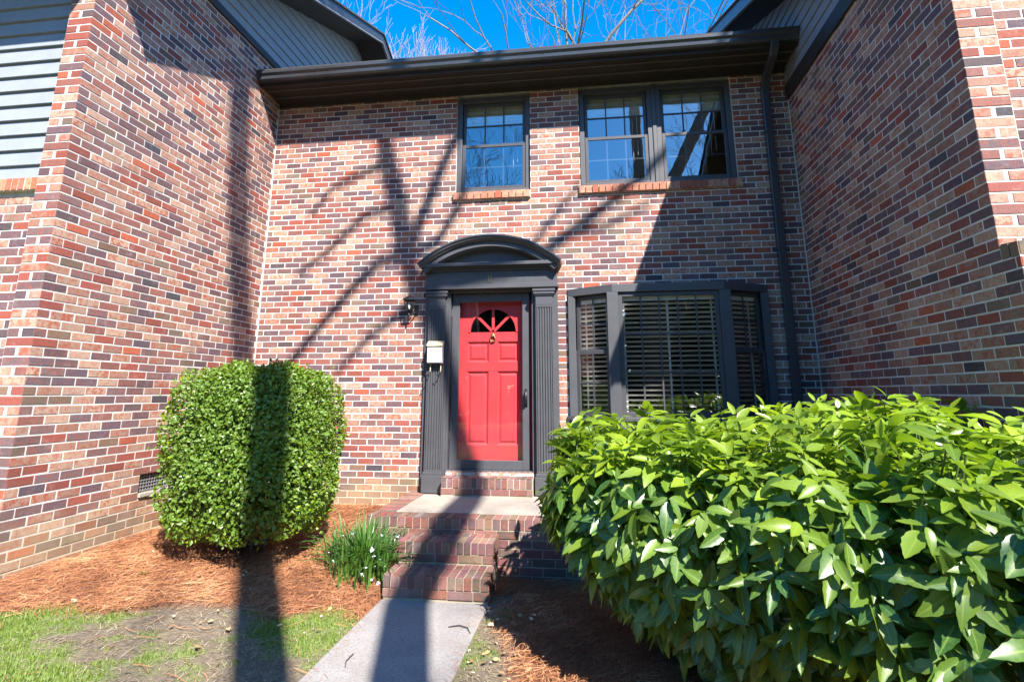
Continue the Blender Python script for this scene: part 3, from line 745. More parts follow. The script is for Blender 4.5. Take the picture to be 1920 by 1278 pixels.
# gable of clapboards on the side, rake, roof
RIDY, SLOPE = 2.28, .42
def gable(parent, xw, sgn, zridge_wall, zband, band_h, ridge_out, over, ridy, xfar, yfront, yback, mat='siding'):
    """side gable on the plane x = xw, facing sgn; zridge_wall: wall line height at the ridge"""
    zl = lambda y: zridge_wall - SLOPE * abs(y - ridy)
    # sheathing
    y0 = ridy - (zridge_wall - zband) / SLOPE; y1 = ridy + (zridge_wall - zband) / SLOPE
    m = MB(); m.prism([(y0, zband), (y1, zband), (ridy, zridge_wall)], 0, xw - sgn * .06, xw - sgn * .01); m.build('gable_sheathing', 'siding', parent)
    b = MB(); b.box(min(xw, xw + sgn * .03), max(xw, xw + sgn * .03), max(yfront, y0) , y1, zband - band_h * .5, zband + band_h * .5); b.build('band_board', 'eave', parent, False, .004)
    z = zband + band_h * .5 + .001; ex = .147
    while z < zridge_wall - .05:
        a, c = ridy - (zridge_wall - z) / SLOPE, ridy + (zridge_wall - z) / SLOPE; zt = min(z + ex + .01, zridge_wall - .01)
        a2, c2 = ridy - (zridge_wall - zt) / SLOPE, ridy + (zridge_wall - zt) / SLOPE
        a, a2 = max(a, yfront), max(a2, yfront)
        o = [(xw - sgn * .008, a, z), (xw - sgn * .008, c, z), (xw + sgn * .018, a, z), (xw + sgn * .018, c, z), (xw + sgn * .018, a, z + .004), (xw + sgn * .018, c, z + .004), (xw - sgn * .003, a2, zt), (xw - sgn * .003, c2, zt)]
        k = MB(); k.add(o, [(0, 1, 3, 2), (2, 3, 5, 4), (4, 5, 7, 6), (0, 2, 4, 6), (1, 7, 5, 3), (0, 6, 7, 1)]); k.build('clapboard', mat, parent)
        if z < zridge_wall - .6:
            yy = rng.uniform(max(a, -2) + .5, c - .6); q = MB(); q.box(min(xw + sgn * .010, xw + sgn * .0185), max(xw + sgn * .010, xw + sgn * .0185), yy, yy + .004, z + .005, z + ex * .6); q.build('joint_strip', 'eave', parent)
        z += ex
    # rake: soffit, fascia, roof slab
    xo = xw + sgn * over
    for s, ye in ((-1, yfront - .25), (1, yback)):
        zr = lambda y, d=0: ridge_out - SLOPE * abs(y - ridy) + d
        so_ = MB(); lo, hi = min(xw, xo), max(xw, xo)
        so_.prism([(ridy, zr(ridy, -.175)), (ye, zr(ye, -.175)), (ye, zr(ye, -.155)), (ridy, zr(ridy, -.155))], 0, lo, hi); so_.build('rake_soffit', 'eave', parent)
        f = MB(); f.prism([(ridy, zr(ridy, -.20)), (ye, zr(ye, -.20)), (ye, zr(ye, -.03)), (ridy, zr(ridy, -.03))], 0, min(xo, xo + sgn * .022), max(xo, xo + sgn * .022)); f.build('rake_board', 'gutter', parent)
        cm = MB(); cm.prism([(ridy, zr(ridy, -.215)), (ye, zr(ye, -.215)), (ye, zr(ye, -.2005)), (ridy, zr(ridy, -.2005))], 0, min(xo - sgn * .01, xo + sgn * .03), max(xo - sgn * .01, xo + sgn * .03)); cm.build('rake_moulding', 'siding', parent)
        r = MB(); a, b_ = sorted((xfar, xo + sgn * .045)); r.prism([(ridy, zr(ridy, -.029)), (ye + s * .04, zr(ye + s * .04, -.029)), (ye + s * .04, zr(ye + s * .04)), (ridy, zr(ridy))], 0, a, b_); r.build('roof', 'roof', parent)
    fr2 = MB(); fr2.box(min(xw, xw + sgn * .02), max(xw, xw + sgn * .02), yfront, yfront + .01, zband, zband + .01)
gable(LH, XL, 1, 7.995, 5.83, .10, 8.09, .54, RIDY, -8, YL, 7.4)
# cornice return box under the front of the rake, and an unseen front eave deepened to shade the siding
cr = MB(); cr.box(XL + .002, XL + .47, YL - .20, YL + .47, 5.66, 5.86); cr.build('cornice_return', 'eave', LH, False, .006)
fe = MB(); fe.box(-8, XL + .25, YL - .80, YL - .22, 5.50, 5.56); fe.box(-8, XL + .25, YL - .83, YL - .78, 5.46, 5.70); fe.box(-8, XL - .02, YL - .22, YL + .05, 5.50, 5.56); fe.build('front_eave', 'eave', LH)

# ================================================================== RIGHT TOWNHOUSE
RH = thing('townhouse', (9.5, -2.9, -.3), 'right brick townhouse whose shaded side wall faces the red door', 'house')
PY = -3.135; PZ = 2.155
rw = MB(); wall_cells(rw, 1, XR + PROUD, XR + .25, YR + .2, 7.4, -.8, 4.93)
rw.box(XR + PROUD, XR + .245, YR + PROUD, YR + .2, -.8, 4.93); rw.box(XR + .24, XR + 5, YR + .05 + PROUD, YR + .25, -.8, 4.93)
rw.box(XR + PROUD, XR + .46, PY + PROUD, YR + PROUD, -.8, PZ - .09)
rwall = rw.build('wall', 'mortar', RH)
RB = Bricks(31)
lay(RB, 1, XR + PROUD, (-1, 0, 0), YR + .001, -.006, PZ - .098, 4.89, lambda i: (YR + P / 2) if i % 2 == 0 else YR)
lay(RB, 1, XR + PROUD, (-1, 0, 0), PY + .001, -.006, -.7, PZ - .1, lambda i: (YR + P / 2 - P) if i % 2 == 0 else YR - P)
for i in range(0, 42):
    z = Z0 - C * i
    if z > 4.9 or z < PZ - .05: continue
    if i % 2: RB.add((XR + .122, YR + PROUD, z), (1, 0, 0), (0, 0, 1), (0, -1, 0), .238, C - .011)
    else:
        RB.add((XR + .056, YR + PROUD, z), (1, 0, 0), (0, 0, 1), (0, -1, 0), .107, C - .011); RB.add((XR + .190, YR + PROUD, z), (1, 0, 0), (0, 0, 1), (0, -1, 0), .102, C - .011)
lay(RB, 0, YR + .05 + PROUD, (0, -1, 0), XR + .246, XR + 2.2, -.7, 4.9, lambda i: XR + .246 + (P / 2 if i % 2 else 0))
lay(RB, 0, PY + PROUD, (0, -1, 0), XR + .004, XR + .455, -.7, PZ - .1, lambda i: XR + (P / 2 if i % 2 else 0))
for k in range(2):                                                       # sloped cap bricks on the lower pier
    yk = PY + .038 + k * .075
    RB.add((XR + PROUD, yk, PZ - .052 + .004 * k), (0, -1, 0), (0, 0, 1), (-1, 0, 0), .066, .092, (.17, .115, .075, .1))
RB.finish(rwall, RH, 300, hidden_by_plants)
cp = MB(); cp.prism([(PY + .002, PZ - .095), (YR, PZ - .095), (YR, PZ + .01), (PY + .002, PZ - .006)], 0, XR + .009, XR + .455); cp.build('pier_cap', 'cap', RH)
gable(RH, XR, -1, 7.20, 4.98, .19, 7.36, .47, RIDY, 14, YR, 7.4)
fe = MB(); fe.box(XR + .0, XR + 8, YR - .25, YR + .05, 4.94, 5.0); fe.build('front_eave', 'eave', RH)

# ================================================================== PORCH AND STEPS
PO = thing('porch', (2.9, -1.0, -.385), 'brick porch and two brick steps with concrete landing below the red door', 'porch')
PX0, PX1, PYF, PT = 1.985, 4.05, -1.335, .10
pm = MB()
pm.box(PX0 + .008, PX1 - .008, PYF + .008, -.003, -.6, PT - .012)
S1 = (2.425, 3.275, -1.665, -.030); S2 = (2.42, 3.30, -2.01, -.205)
pm.box(S1[0] + .008, S1[1] - .008, S1[2] + .008, PYF + .0075, -.6, S1[3] - .010); pm.box(S2[0] + .008, S2[1] - .008, S2[2] + .008, S1[2] + .0075, -.6, S2[3] - .010)
pm.box(2.422, 3.473, -.247, -.0035, PT - .011, .286)
pcore = pm.build('core', 'step_mortar', PO)
ld = MB(); ld.box(PX0 + .215, PX1 - .215, PYF + .215, -.26, PT - .011, PT - .002); ld.build('landing_slab', 'landing', PO, False, .004)
SB = Bricks(41); SB.r.seed(5)
STN = [(.145, .074, .064, .3), (.115, .068, .062, .2), (.165, .090, .074, .3), (.095, .062, .054, .2), (.15, .100, .082, .3), (.15, .062, .050, .3), (.18, .118, .096, .4)]
tn = lambda: tuple(c * SB.r.uniform(1.0, 1.4) for c in SB.r.choice(STN)[:3]) + (SB.r.uniform(.1, .5),)
def tread(x0, x1, yf, depth, z, n):
    """bricks laid across a step: their top and front are one solid brick each"""
    w_ = (x1 - x0) / n
    for k in range(n): SB.add((x0 + (k + .5) * w_, yf + depth / 2, z - .006), (1, 0, 0), (0, 1, 0), (0, 0, 1), w_ - .010, depth - .004, tn())
def riser(x0, x1, y, z, n, low=True, zlow=.09):
    w_ = (x1 - x0) / n
    for k in range(n): SB.add((x0 + (k + .5) * w_, y + .004, z - .052), (1, 0, 0), (0, 0, 1), (0, -1, 0), w_ - .010, .094, tn())
def course(x0, x1, y, z, ht, off=0):
    x = x0 - off
    while x < x1:
        a, b = max(x + .005, x0), min(x + P * .98 - .005, x1)
        if b - a > .03: SB.add(((a + b) / 2, y + .004, z), (1, 0, 0), (0, 0, 1), (0, -1, 0), b - a, ht, tn())
        x += P * .98
def side(x, ya, yb, z, ht, nx_):
    y = ya
    while y < yb - .03:
        e = min(y + P * .98, yb); SB.add((x + (.004 if nx_ < 0 else -.004), (y + e) / 2, z), (0, nx_, 0), (0, 0, 1), (nx_, 0, 0), e - y - .01, ht, tn()); y += P * .98
tread(PX0, PX1, PYF, .205, PT, 27); riser(PX0, PX1, PYF, PT, 27)
for q in range(6): course(PX0, PX1, PYF, PT - .14 - q * .0757, .064, (q % 2) * .1)
# porch left border: bricks across, and the wall below
nb = 15
for k in range(nb): SB.add((PX0 + .104, PYF + .215 + (k + .5) * (-.005 - PYF - .215) / nb, PT - .006), (0, 1, 0), (-1, 0, 0), (0, 0, 1), (-.005 - PYF - .215) / nb - .010, .205, tn())
for k in range(nb + 2): SB.add((PX0 + .004, PYF + (k + .5) * (-PYF) / (nb + 2), PT - .052), (0, -1, 0), (0, 0, 1), (-1, 0, 0), (-PYF) / (nb + 2) - .010, .094, tn())
for q in range(4): side(PX0, PYF, 0, PT - .14 - q * .0757, .064, -1)
for (x0, x1, yf, z), d, lo in ((S1, .325, 1), (S2, .34, 1)):
    tread(x0, x1, yf, d * .60, z, 13)
    w_ = (x1 - x0) / 13
    for k in range(13): SB.add((x0 + (k + .5) * w_, yf + d * .80, z - .006), (1, 0, 0), (0, 1, 0), (0, 0, 1), w_ - .010, d * .40 - .012, tn())
    riser(x0, x1, yf, z, 13); course(x0, x1, yf, z - .137, .062, .09 if lo else 0)
    for xx, nn in ((x0, -1), (x1, 1)):
        side(xx, yf, yf + d, z - .05, .09, nn); side(xx, yf, yf + d, z - .137, .064, nn); side(xx, yf, yf + d, z - .213, .064, nn)
# door step
w_ = (3.475 - 2.42) / 15
for k in range(15):
    SB.add((2.42 + (k + .5) * w_, -.251, .238), (1, 0, 0), (0, 0, 1), (0, -1, 0), w_ - .010, .10, tn()); SB.add((2.42 + (k + .5) * w_, -.155, .294), (1, 0, 0), (0, 1, 0), (0, 0, 1), w_ - .010, .19, tn())
    SB.add((2.42 + (k + .5) * w_, -.045, .318), (1, 0, 0), (0, 0, 1), (0, -1, 0), w_ - .012, .045, (.36, .22, .16, .3))
course(2.42, 3.475, -.255, .146, .066, .05)
ds2 = MB(); ds2.box(2.42, 3.475, -.05, -.0037, .288, .3245); ds2.build('door_sill_bed', 'step_mortar', PO)
SME = []
for me in BME:
    q_ = me.copy(); q_.materials.clear(); q_.materials.append(M['step_brick_obj']); SME.append(q_)
SB.finish(pcore, PO, 300, lambda u, v: u > 1040, SME, 'step_brick', .0035)

# ================================================================== LANTERN, MAILBOX
LT = thing('wall_lantern', (1.91, 0, 2.3), 'small black wall lantern on the brick left of the door', 'lantern'); LT.scale = (.82, .82, .82)
m = MB(); m.box(1.955, 2.025, -.02, -.0005, 2.20, 2.36); m.build('back_plate', 'black', LT, False, .006)
m = MB(); m.tube([(1.99, -.01, 2.25), (1.975, -.06, 2.215), (1.94, -.11, 2.20), (1.912, -.135, 2.225), (1.912, -.135, 2.265)], .011, 8); m.tube([(1.912, -.135, 2.225), (1.912, -.135, 2.165), (1.912, -.135, 2.15)], [.012, .014, .004], 8); m.build('arm', 'black', LT, True)
lc = (1.912, -.135)
def ring(r, z): return [(lc[0] + sx * r, lc[1] + sy * r, z) for sx, sy in ((-1, -1), (1, -1), (1, 1), (-1, 1))]
m = MB(); a, b = ring(.045, 2.265), ring(.062, 2.415)
for k in range(4): m.tube([a[k], b[k]], .0065, 6)
for q in (a, b): m.tube(q + [q[0]], .007, 6)
m.add(ring(.045, 2.262) + ring(.018, 2.245), [(0, 1, 5, 4), (1, 2, 6, 5), (2, 3, 7, 6), (3, 0, 4, 7), (4, 5, 6, 7)]); m.build('cage', 'black', LT)
m = MB(); m.add(ring(.086, 2.415) + ring(.082, 2.428) + ring(.030, 2.475) + ring(.012, 2.482), [(3, 2, 1, 0)] + [(q + j, q + (j + 1) % 4, q + 4 + (j + 1) % 4, q + 4 + j) for q in (0, 4, 8) for j in range(4)] + [(12, 13, 14, 15)])
m.tube([(lc[0], lc[1], 2.48), (lc[0], lc[1], 2.492), (lc[0], lc[1], 2.505)], [.010, .012, .003], 8); m.build('roof_cap', 'black', LT)
for k in range(4):
    m = MB(); m.add([a[k], a[(k + 1) % 4], b[(k + 1) % 4], b[k]], [(0, 1, 2, 3)]); m.build('lamp_pane', 'lamp_glass', LT)
m = MB(); m.tube([(lc[0], lc[1], 2.265), (lc[0], lc[1], 2.30), (lc[0], lc[1], 2.33), (lc[0], lc[1], 2.37), (lc[0], lc[1], 2.385)], [.014, .014, .024, .020, .004], 10); m.build('bulb', 'paper', LT, True)

MBX = thing('mailbox', (2.28, -.11, 1.60), 'white wall mailbox with cream lid hung on the left door pilaster', 'mailbox')
mx0, mx1, my = 2.19, 2.372, -.108
m = MB(); m.prism([(my, 1.60), (my - .075, 1.60), (my - .088, 1.615), (my - .088, 1.80), (my, 1.83)], 0, mx0, mx1); m.build('body', 'white', MBX, False, .006)
m = MB(); m.prism([(my - .001, 1.875), (my - .001, 1.832), (my - .098, 1.80), (my - .104, 1.812), (my - .092, 1.835), (my - .03, 1.872)], 0, mx0 - .008, mx1 + .008); m.build('lid', 'cream', MBX, False, .005)
m = MB(); m.box(mx0 + .035, mx1 - .05, my - .0915, my - .0885, 1.675, 1.76); m.build('label_plate', 'paper', MBX)
m = MB(); m.box(mx0 + .03, mx1 - .055, my - .094, my - .0885, 1.7605, 1.767); m.build('plate_edge', 'black', MBX)
for xx in (mx0 + .03, mx1 - .022):
    m = MB(); m.tube([(xx, my - .03, 1.60), (xx, my - .03, 1.52), (xx - .004, my - .04, 1.495)], .006, 6); hk = m.build('newspaper_hook', 'cream', MBX, True)
    m = MB(); m.tube([(xx - .004, my - .04, 1.495), (xx - .012, my - .058, 1.465), (xx - .026, my - .085, 1.452), (xx - .036, my - .10, 1.475)], .006, 6); m.build('hook_tip', 'black', hk, True)

# ================================================================== LEAVES AND SHRUBS
def leaf_geom(L, wd, n, fold, curl, serr=0.0, r=None):
    """a leaf along +y from the origin, face up (+z); midrib fold and drooping curl"""
    vs = []; fs = []
    for i in range(n + 1):
        t = i / n; y = L * t
        prof = math.sin(math.pi * min(1, t ** .82)) ** .85 if 0 < t < 1 else 0
        hw = wd / 2 * prof * (1 + (serr if i % 2 else -serr) * (t > .35)) + .0006
        z = -curl * L * t * t; vs += [(-hw, y, z + fold * hw), (0, y, z), (hw, y, z + fold * hw)]
    for i in range(n):
        b = i * 3; fs += [(b, b + 1, b + 4, b + 3), (b + 1, b + 2, b + 5, b + 4)]
    return vs, fs
def leaf_vein(n): return [((0 if j == 1 else 1), i / n, 0, 1) for i in range(n + 1) for j in range(3)]
LEAF = [leaf_geom(1, wd, 10, fo, cu, .07) for wd, fo, cu in ((.36, .35, .12), (.42, .22, .22), (.33, .60, .02), (.40, .30, .40), (.46, .10, .14), (.38, .5, .28), (.31, .15, .3), (.43, .4, -.08))]
LME = []
for v_, f_ in LEAF:
    me = bpy.data.meshes.new('leaf'); me.from_pydata(v_, [], f_); me.update(); me.polygons.foreach_set('use_smooth', [True] * len(f_)); me.materials.append(M['hedge_obj']); LME.append(me)
    me.color_attributes.new('vein', 'FLOAT_COLOR', 'POINT').data.foreach_set('color', np.array(leaf_vein(10), dtype=np.float32).ravel())
LNP = [(np.array(v_), f_) for v_, f_ in LEAF]
def frame_of(yd, zd):
    y = Vector(yd).normalized(); z = Vector(zd); z = (z - y * z.dot(y)); z = z.normalized() if z.length > 1e-5 else y.orthogonal().normalized(); x = y.cross(z)
    return Matrix(((x.x, y.x, z.x), (x.y, y.y, z.y), (x.z, y.z, z.z)))
class NPMesh:
    """many small pieces joined: numpy blocks"""
    def __init__(s, vein=False): s.V = []; s.F = []; s.T = []; s.n = 0; s.vein = vein
    def add(s, V, F, tone):
        s.V.append(V); s.F.extend([tuple(i + s.n for i in f) for f in F]); s.T.append(np.tile(np.array(tone, dtype=np.float32), (len(V), 1))); s.n += len(V)
    def build(s, name, mat, parent=None, smooth=False, kind='stuff'):
        me = bpy.data.meshes.new(name); me.from_pydata(np.concatenate(s.V).tolist(), [], s.F); me.update()
        at = me.color_attributes.new('tone', 'FLOAT_COLOR', 'POINT'); at.data.foreach_set('color', np.concatenate(s.T).astype(np.float32).ravel())
        if s.vein: me.color_attributes.new('vein', 'FLOAT_COLOR', 'POINT').data.foreach_set('color', np.tile(np.array(leaf_vein(10), dtype=np.float32), (len(s.V), 1)).ravel())
        o = link(name, me, mat, parent, smooth)
        if kind: o['kind'] = kind
        return o

# --- the broad-leaved hedge on the right
r = random.Random(77)
HG = thing('broad_leaf_shrub', (5.2, -3.0, -.38), 'large glossy broad-leaved hedge right of the walkway, in front of the bay window', 'shrub')
HC = Vector((6.06, -2.78, .28)); HE = (2.15, .62, .73)
def super_dir(n_pow):
    """even sampling of a rounded box: a point of the surface |x|^n + |y|^n + |z|^n = 1 and its normal"""
    d = Vector((r.gauss(0, 1), r.gauss(0, 1), r.gauss(0, 1))).normalized()
    k = (abs(d.x) ** n_pow + abs(d.y) ** n_pow + abs(d.z) ** n_pow) ** (-1 / n_pow)
    q = d * k
    return q, Vector([math.copysign(abs(c) ** (n_pow - 1), c) for c in q])
def hedge_point():
    """random point on the hull of the clipped hedge, with outward normal"""
    while True:
        q, nq = super_dir(4.5)
        if q.z < -.75: continue
        if q.y > .6 and nq.y > .5 and q.z < .7 and r.random() < .8: continue
        if q.x > .55 and r.random() < .55: continue
        p = Vector((HC.x + HE[0] * q.x, HC.y + HE[1] * q.y, HC.z + HE[2] * q.z))
        nn = Vector((nq.x / HE[0], nq.y / HE[1], nq.z / HE[2])).normalized()
        k = min(1.5, max(0, p.x - 4.15) * .85)
        if p.y > HC.y: p.y += (p.y - HC.y) * 1.0
        if p.y < HC.y: p.y -= k * min(1, (HC.y - p.y) / HE[1])
        if q.z < .2:                                                    # undercut at the walk end and below the front
            p.x += .95 * (.2 - q.z) * HE[2] * max(0, min(1, -q.x * 1.3 - .1)); p.y += .25 * max(0, -q.z) * (1 if q.y < 0 else 0)
        p += nn * (.045 * math.sin(3.1 * p.x + 2 * p.z) + .035 * math.sin(5.7 * p.y - 2.2 * p.x))
        return p, nn
leaves = []      # (pos, ydir, zdir, length, variant, tone)
stems = MB()
core = Vector((6.05, -3.0, -.2))
for k in range(2300):
    p, nn = hedge_point()
    ax = (nn * 1.0 + Vector((0, 0, .75)) + Vector((r.gauss(0, .28), r.gauss(0, .28), r.gauss(0, .15)))).normalized()
    if nn.z > .6: ax = (Vector((0, 0, 1)) + Vector((r.gauss(0, .35), r.gauss(0, .35), 0))).normalized()
    depth = r.uniform(0, .16) if r.random() < .72 else r.uniform(.16, .4)
    if nn.z > .7 and r.random() < .22: depth = -r.uniform(.02, .10)
    p = p - nn * depth
    nl = r.randint(6, 9); ph = r.uniform(0, 6.28); young = r.random() ** 1.5
    u = ax.orthogonal().normalized(); q = ax.cross(u)
    stems.tube([p - ax * .12 - nn * .08, p - ax * .05, p + ax * .01], [.0045, .004, .003], 4, False)
    for j in range(nl):
        an = ph + j * 2.4; out = (u * math.cos(an) + q * math.sin(an))
        el = r.uniform(.05, .75) * (1 if j < nl - 2 else 1.8)
        yd = (out + ax * el + Vector((0, 0, -.32 if nn.z > .5 else -.75))).normalized()
        zd = (ax + Vector((r.gauss(0, .2), r.gauss(0, .2), r.gauss(0, .2)))).normalized()
        L = (.085 + .105 * r.random() ** .8) * (.70 if j >= nl - 2 else 1)
        t = min(1, max(0, .20 + .5 * young * (1 if nn.z > .2 else .55) + .34 * (nn.z > .5) + r.gauss(0, .14) - depth * .8))  # sunlight put into the tone: top leaves paler, deeper ones darker
        leaves.append((p + ax * (.012 * j - .03) + out * .006, yd, zd, L, r.randrange(8), t))
for k in range(3600):                                  # inner fill
    p, nn = hedge_point(); p = p - nn * r.uniform(.10, .45)
    yd = Vector((r.gauss(0, 1), r.gauss(0, 1), r.gauss(-.4, .5))).normalized()
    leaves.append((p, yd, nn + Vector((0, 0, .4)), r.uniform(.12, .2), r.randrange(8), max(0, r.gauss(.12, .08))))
sc_ = []
for i, (p, yd, zd, L, v_, t) in enumerate(leaves):
    m0, m1 = project(p), project(p + yd * L); s = 0
    if m0 and m1 and 900 < m0[0] < 1960 and 720 < m0[1] < 1300:
        n_ = frame_of(yd, zd).col[2]; s = abs((Vector(CAM) - p).normalized().dot(n_)) * (L / m0[2]) ** 2
        if (p - HC).dot(Vector(CAM) - HC) < 0 and p.z < .8: s = 0
    sc_.append((s, i))
# keep to the outermost leaves when picking singles
sc_.sort(reverse=True); pick = {i for s, i in sc_[:300]}
mass = NPMesh(True)
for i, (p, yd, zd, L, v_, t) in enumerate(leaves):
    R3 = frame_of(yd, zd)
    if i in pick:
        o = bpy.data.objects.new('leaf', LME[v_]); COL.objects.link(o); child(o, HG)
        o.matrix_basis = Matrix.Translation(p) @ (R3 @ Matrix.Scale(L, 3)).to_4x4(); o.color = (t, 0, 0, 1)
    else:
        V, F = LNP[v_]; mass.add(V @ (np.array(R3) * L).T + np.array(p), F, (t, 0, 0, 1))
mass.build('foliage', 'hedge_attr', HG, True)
for k in range(16):
    b0 = Vector((r.uniform(4.6, 7.2), r.uniform(-3.6, -2.4), -.4)); e, nn = hedge_point(); e = b0.lerp(e, .8)
    stems.tube([b0, b0.lerp(e, .4) + Vector((r.gauss(0, .05), r.gauss(0, .05), .1)), e], [.022, .014, .006], 6)
stems.build('stem', 'green_stem', HG)

# --- the clipped small-leaved bush on the left
r = random.Random(5)
BH = thing('clipped_bush', (1.0, -1.72, -.15), 'rounded clipped small-leaved bush in the pine straw left of the steps', 'bush')
BC = Vector((1.04, -1.72, .725)); BE = (.655, .65, .755)
diam = np.array([(0, 0, 0), (-.32, .45, .10), (0, .5, 0), (.32, .45, .10), (0, 1, -.12)]); DF = [(0, 1, 2), (0, 2, 3), (1, 4, 2), (2, 4, 3)]
bm_ = NPMesh()
for k in range(33000):
    n, nq = super_dir(4.3)
    if n.z < -.93: continue
    dep = abs(r.gauss(0, .06)) if r.random() < .75 else r.uniform(.05, .35)
    sc2 = 1 - dep
    p = Vector((BC.x + BE[0] * n.x * sc2, BC.y + BE[1] * n.y * sc2, BC.z + BE[2] * n.z * sc2))
    nn = Vector((nq.x / BE[0], nq.y / BE[1], nq.z / BE[2])).normalized()
    clump = math.sin(9 * p.x + 4 * p.z) * math.sin(8 * p.z - 3 * p.y) * math.cos(7 * p.y + 5 * p.x)
    p += nn * (.055 * clump + (r.uniform(.02, .10) if r.random() < .012 else 0))
    if math.sin(13.7 * p.x + 3.1 * p.z) + math.sin(11.3 * p.z - 7 * p.y) + math.sin(17 * p.y + 9 * p.x + 5 * p.z) > 1.6 and dep < .14 and nn.z < .5 and r.random() < .8: continue
    if p.z < -.01: continue
    yd = (nn * r.uniform(-.1, .9) + Vector((r.gauss(0, .7), r.gauss(0, .7), r.gauss(.15, .6)))).normalized()
    zd = nn + Vector((r.gauss(0, .45), r.gauss(0, .45), r.gauss(.25, .4)))
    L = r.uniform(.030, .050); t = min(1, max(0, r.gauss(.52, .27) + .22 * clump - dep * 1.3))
    R3 = np.array(frame_of(yd, zd)) * L
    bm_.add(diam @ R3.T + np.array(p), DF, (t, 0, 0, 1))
for k in range(9000):                                   # inner foliage
    n, nq = super_dir(4.3); sc2 = r.uniform(.45, .9); p = Vector((BC.x + BE[0] * n.x * sc2, BC.y + BE[1] * n.y * sc2, BC.z + BE[2] * n.z * sc2))
    if p.z < .0: continue
    R3 = np.array(frame_of((r.gauss(0, 1), r.gauss(0, 1), r.gauss(0, 1)), nq)) * r.uniform(.05, .075)
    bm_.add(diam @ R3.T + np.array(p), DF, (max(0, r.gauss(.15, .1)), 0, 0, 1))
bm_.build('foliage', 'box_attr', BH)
st = MB()
for k in range(22):
    a = r.uniform(0, 6.28); b0 = Vector((BC.x + .12 * math.cos(a), BC.y + .12 * math.sin(a), -.16)); e = Vector((BC.x + .6 * math.cos(a + r.gauss(0, .3)), BC.y + .5 * math.sin(a), r.uniform(.3, 1.2)))
    st.tube([b0, b0.lerp(e, .45) + Vector((0, 0, .1)), e], [.016, .011, .004], 6)
st.build('stem', 'twig', BH)

# --- strap-leaved clump with small white flowers beside the steps
r = random.Random(9)
LP = thing('flowering_clump', (2.13, -1.72, -.28), 'clump of strap leaves with small white flowers beside the brick steps', 'plant')
bl = NPMesh(); fpos = []
for k in range(520):
    a = r.uniform(0, 6.28); rad = abs(r.gauss(0, .14)); b0 = Vector((2.12 + rad * math.cos(a) * 1.3, -1.68 + rad * math.sin(a) * 1.1, 0)); b0.z = ground_h(b0.x, b0.y) - .01
    L = r.uniform(.26, .52); a2 = a + r.gauss(0, .5); lean = r.uniform(.12, .9); wv = r.uniform(.006, .011)
    d = Vector((math.cos(a2), math.sin(a2), 0)); sd_ = Vector((-d.y, d.x, 0)); V = []; n = 6
    for i in range(n + 1):
        t = i / n; c = b0 + d * (L * lean * t * t * .9) + Vector((0, 0, L * (t * (1.05 - .35 * lean) - .42 * lean * t * t * t))); ww = wv * (1 - t ** 3) + .0008
        V += [tuple(c - sd_ * ww + Vector((0, 0, .003))), tuple(c), tuple(c + sd_ * ww + Vector((0, 0, .003)))]
    F = []
    for i in range(n): b = i * 3; F += [(b, b + 1, b + 4, b + 3), (b + 1, b + 2, b + 5, b + 4)]
    bl.add(np.array(V), F, (min(1, max(0, r.gauss(.45, .22))), 0, 0, 1))
bl.build('foliage', 'blade', LP, True)
fm = MB()
for q in range(5):
    a = q * 2 * math.pi / 5; o_ = Vector((math.cos(a), math.sin(a), 0)); s_ = Vector((-o_.y, o_.x, 0))
    fm.add([(0, 0, 0), tuple(o_ * .009 + s_ * .006 + Vector((0, 0, -.004))), tuple(o_ * .017 + Vector((0, 0, -.012))), tuple(o_ * .009 - s_ * .006 + Vector((0, 0, -.004)))], [(0, 1, 2, 3)])
fme = fm.mesh('flower'); fme.materials.append(M['petal'])
stalk = MB()
for k in range(30):
    a = r.uniform(3.0, 6.6) if k < 24 else r.uniform(0, 6.28); rad = r.uniform(.12, .34); p = Vector((2.12 + rad * math.cos(a), -1.70 + rad * .85 * math.sin(a), 0)); g0 = ground_h(p.x, p.y)
    p.z = g0 + (r.uniform(.02, .18) if k < 22 else r.uniform(.2, .34))
    if p.x > 2.40: p.z = max(p.z, .02)
    o = bpy.data.objects.new('flower', fme); COL.objects.link(o); child(o, LP); o.location = p; o.rotation_euler = (r.uniform(-.9, .9), r.uniform(-.9, .9), r.uniform(0, 6)); s = r.uniform(.8, 1.25); o.scale = (s, s, s)
    stalk.tube([(2.12 + (p.x - 2.12) * .3, -1.7 + (p.y + 1.7) * .3, g0), (p.x, p.y, p.z)], [.0022, .0015], 4)
stalk.build('stalk', 'blade' if False else 'twig', LP)
# small pale-flowered weed near the wall side of the bed
WD = thing('weed', (.61, -2.43, ground_h(.61, -2.43)), 'tiny yellow-green weed in the pine straw left of the bush shadow', 'weed')
wd_ = NPMesh(True)
for k in range(14):
    a = r.uniform(0, 6.28); yd = Vector((math.cos(a), math.sin(a), r.uniform(.2, .8))).normalized(); V, F = LNP[r.randrange(8)]; L = r.uniform(.03, .055)
    wd_.add(V @ (np.array(frame_of(yd, (0, 0, 1))) * L).T + np.array((.61, -2.43, ground_h(.61, -2.43) + .006)), F, (r.uniform(.7, 1), 0, 0, 1))
wd_.build('foliage', 'hedge_attr', WD, True, None)

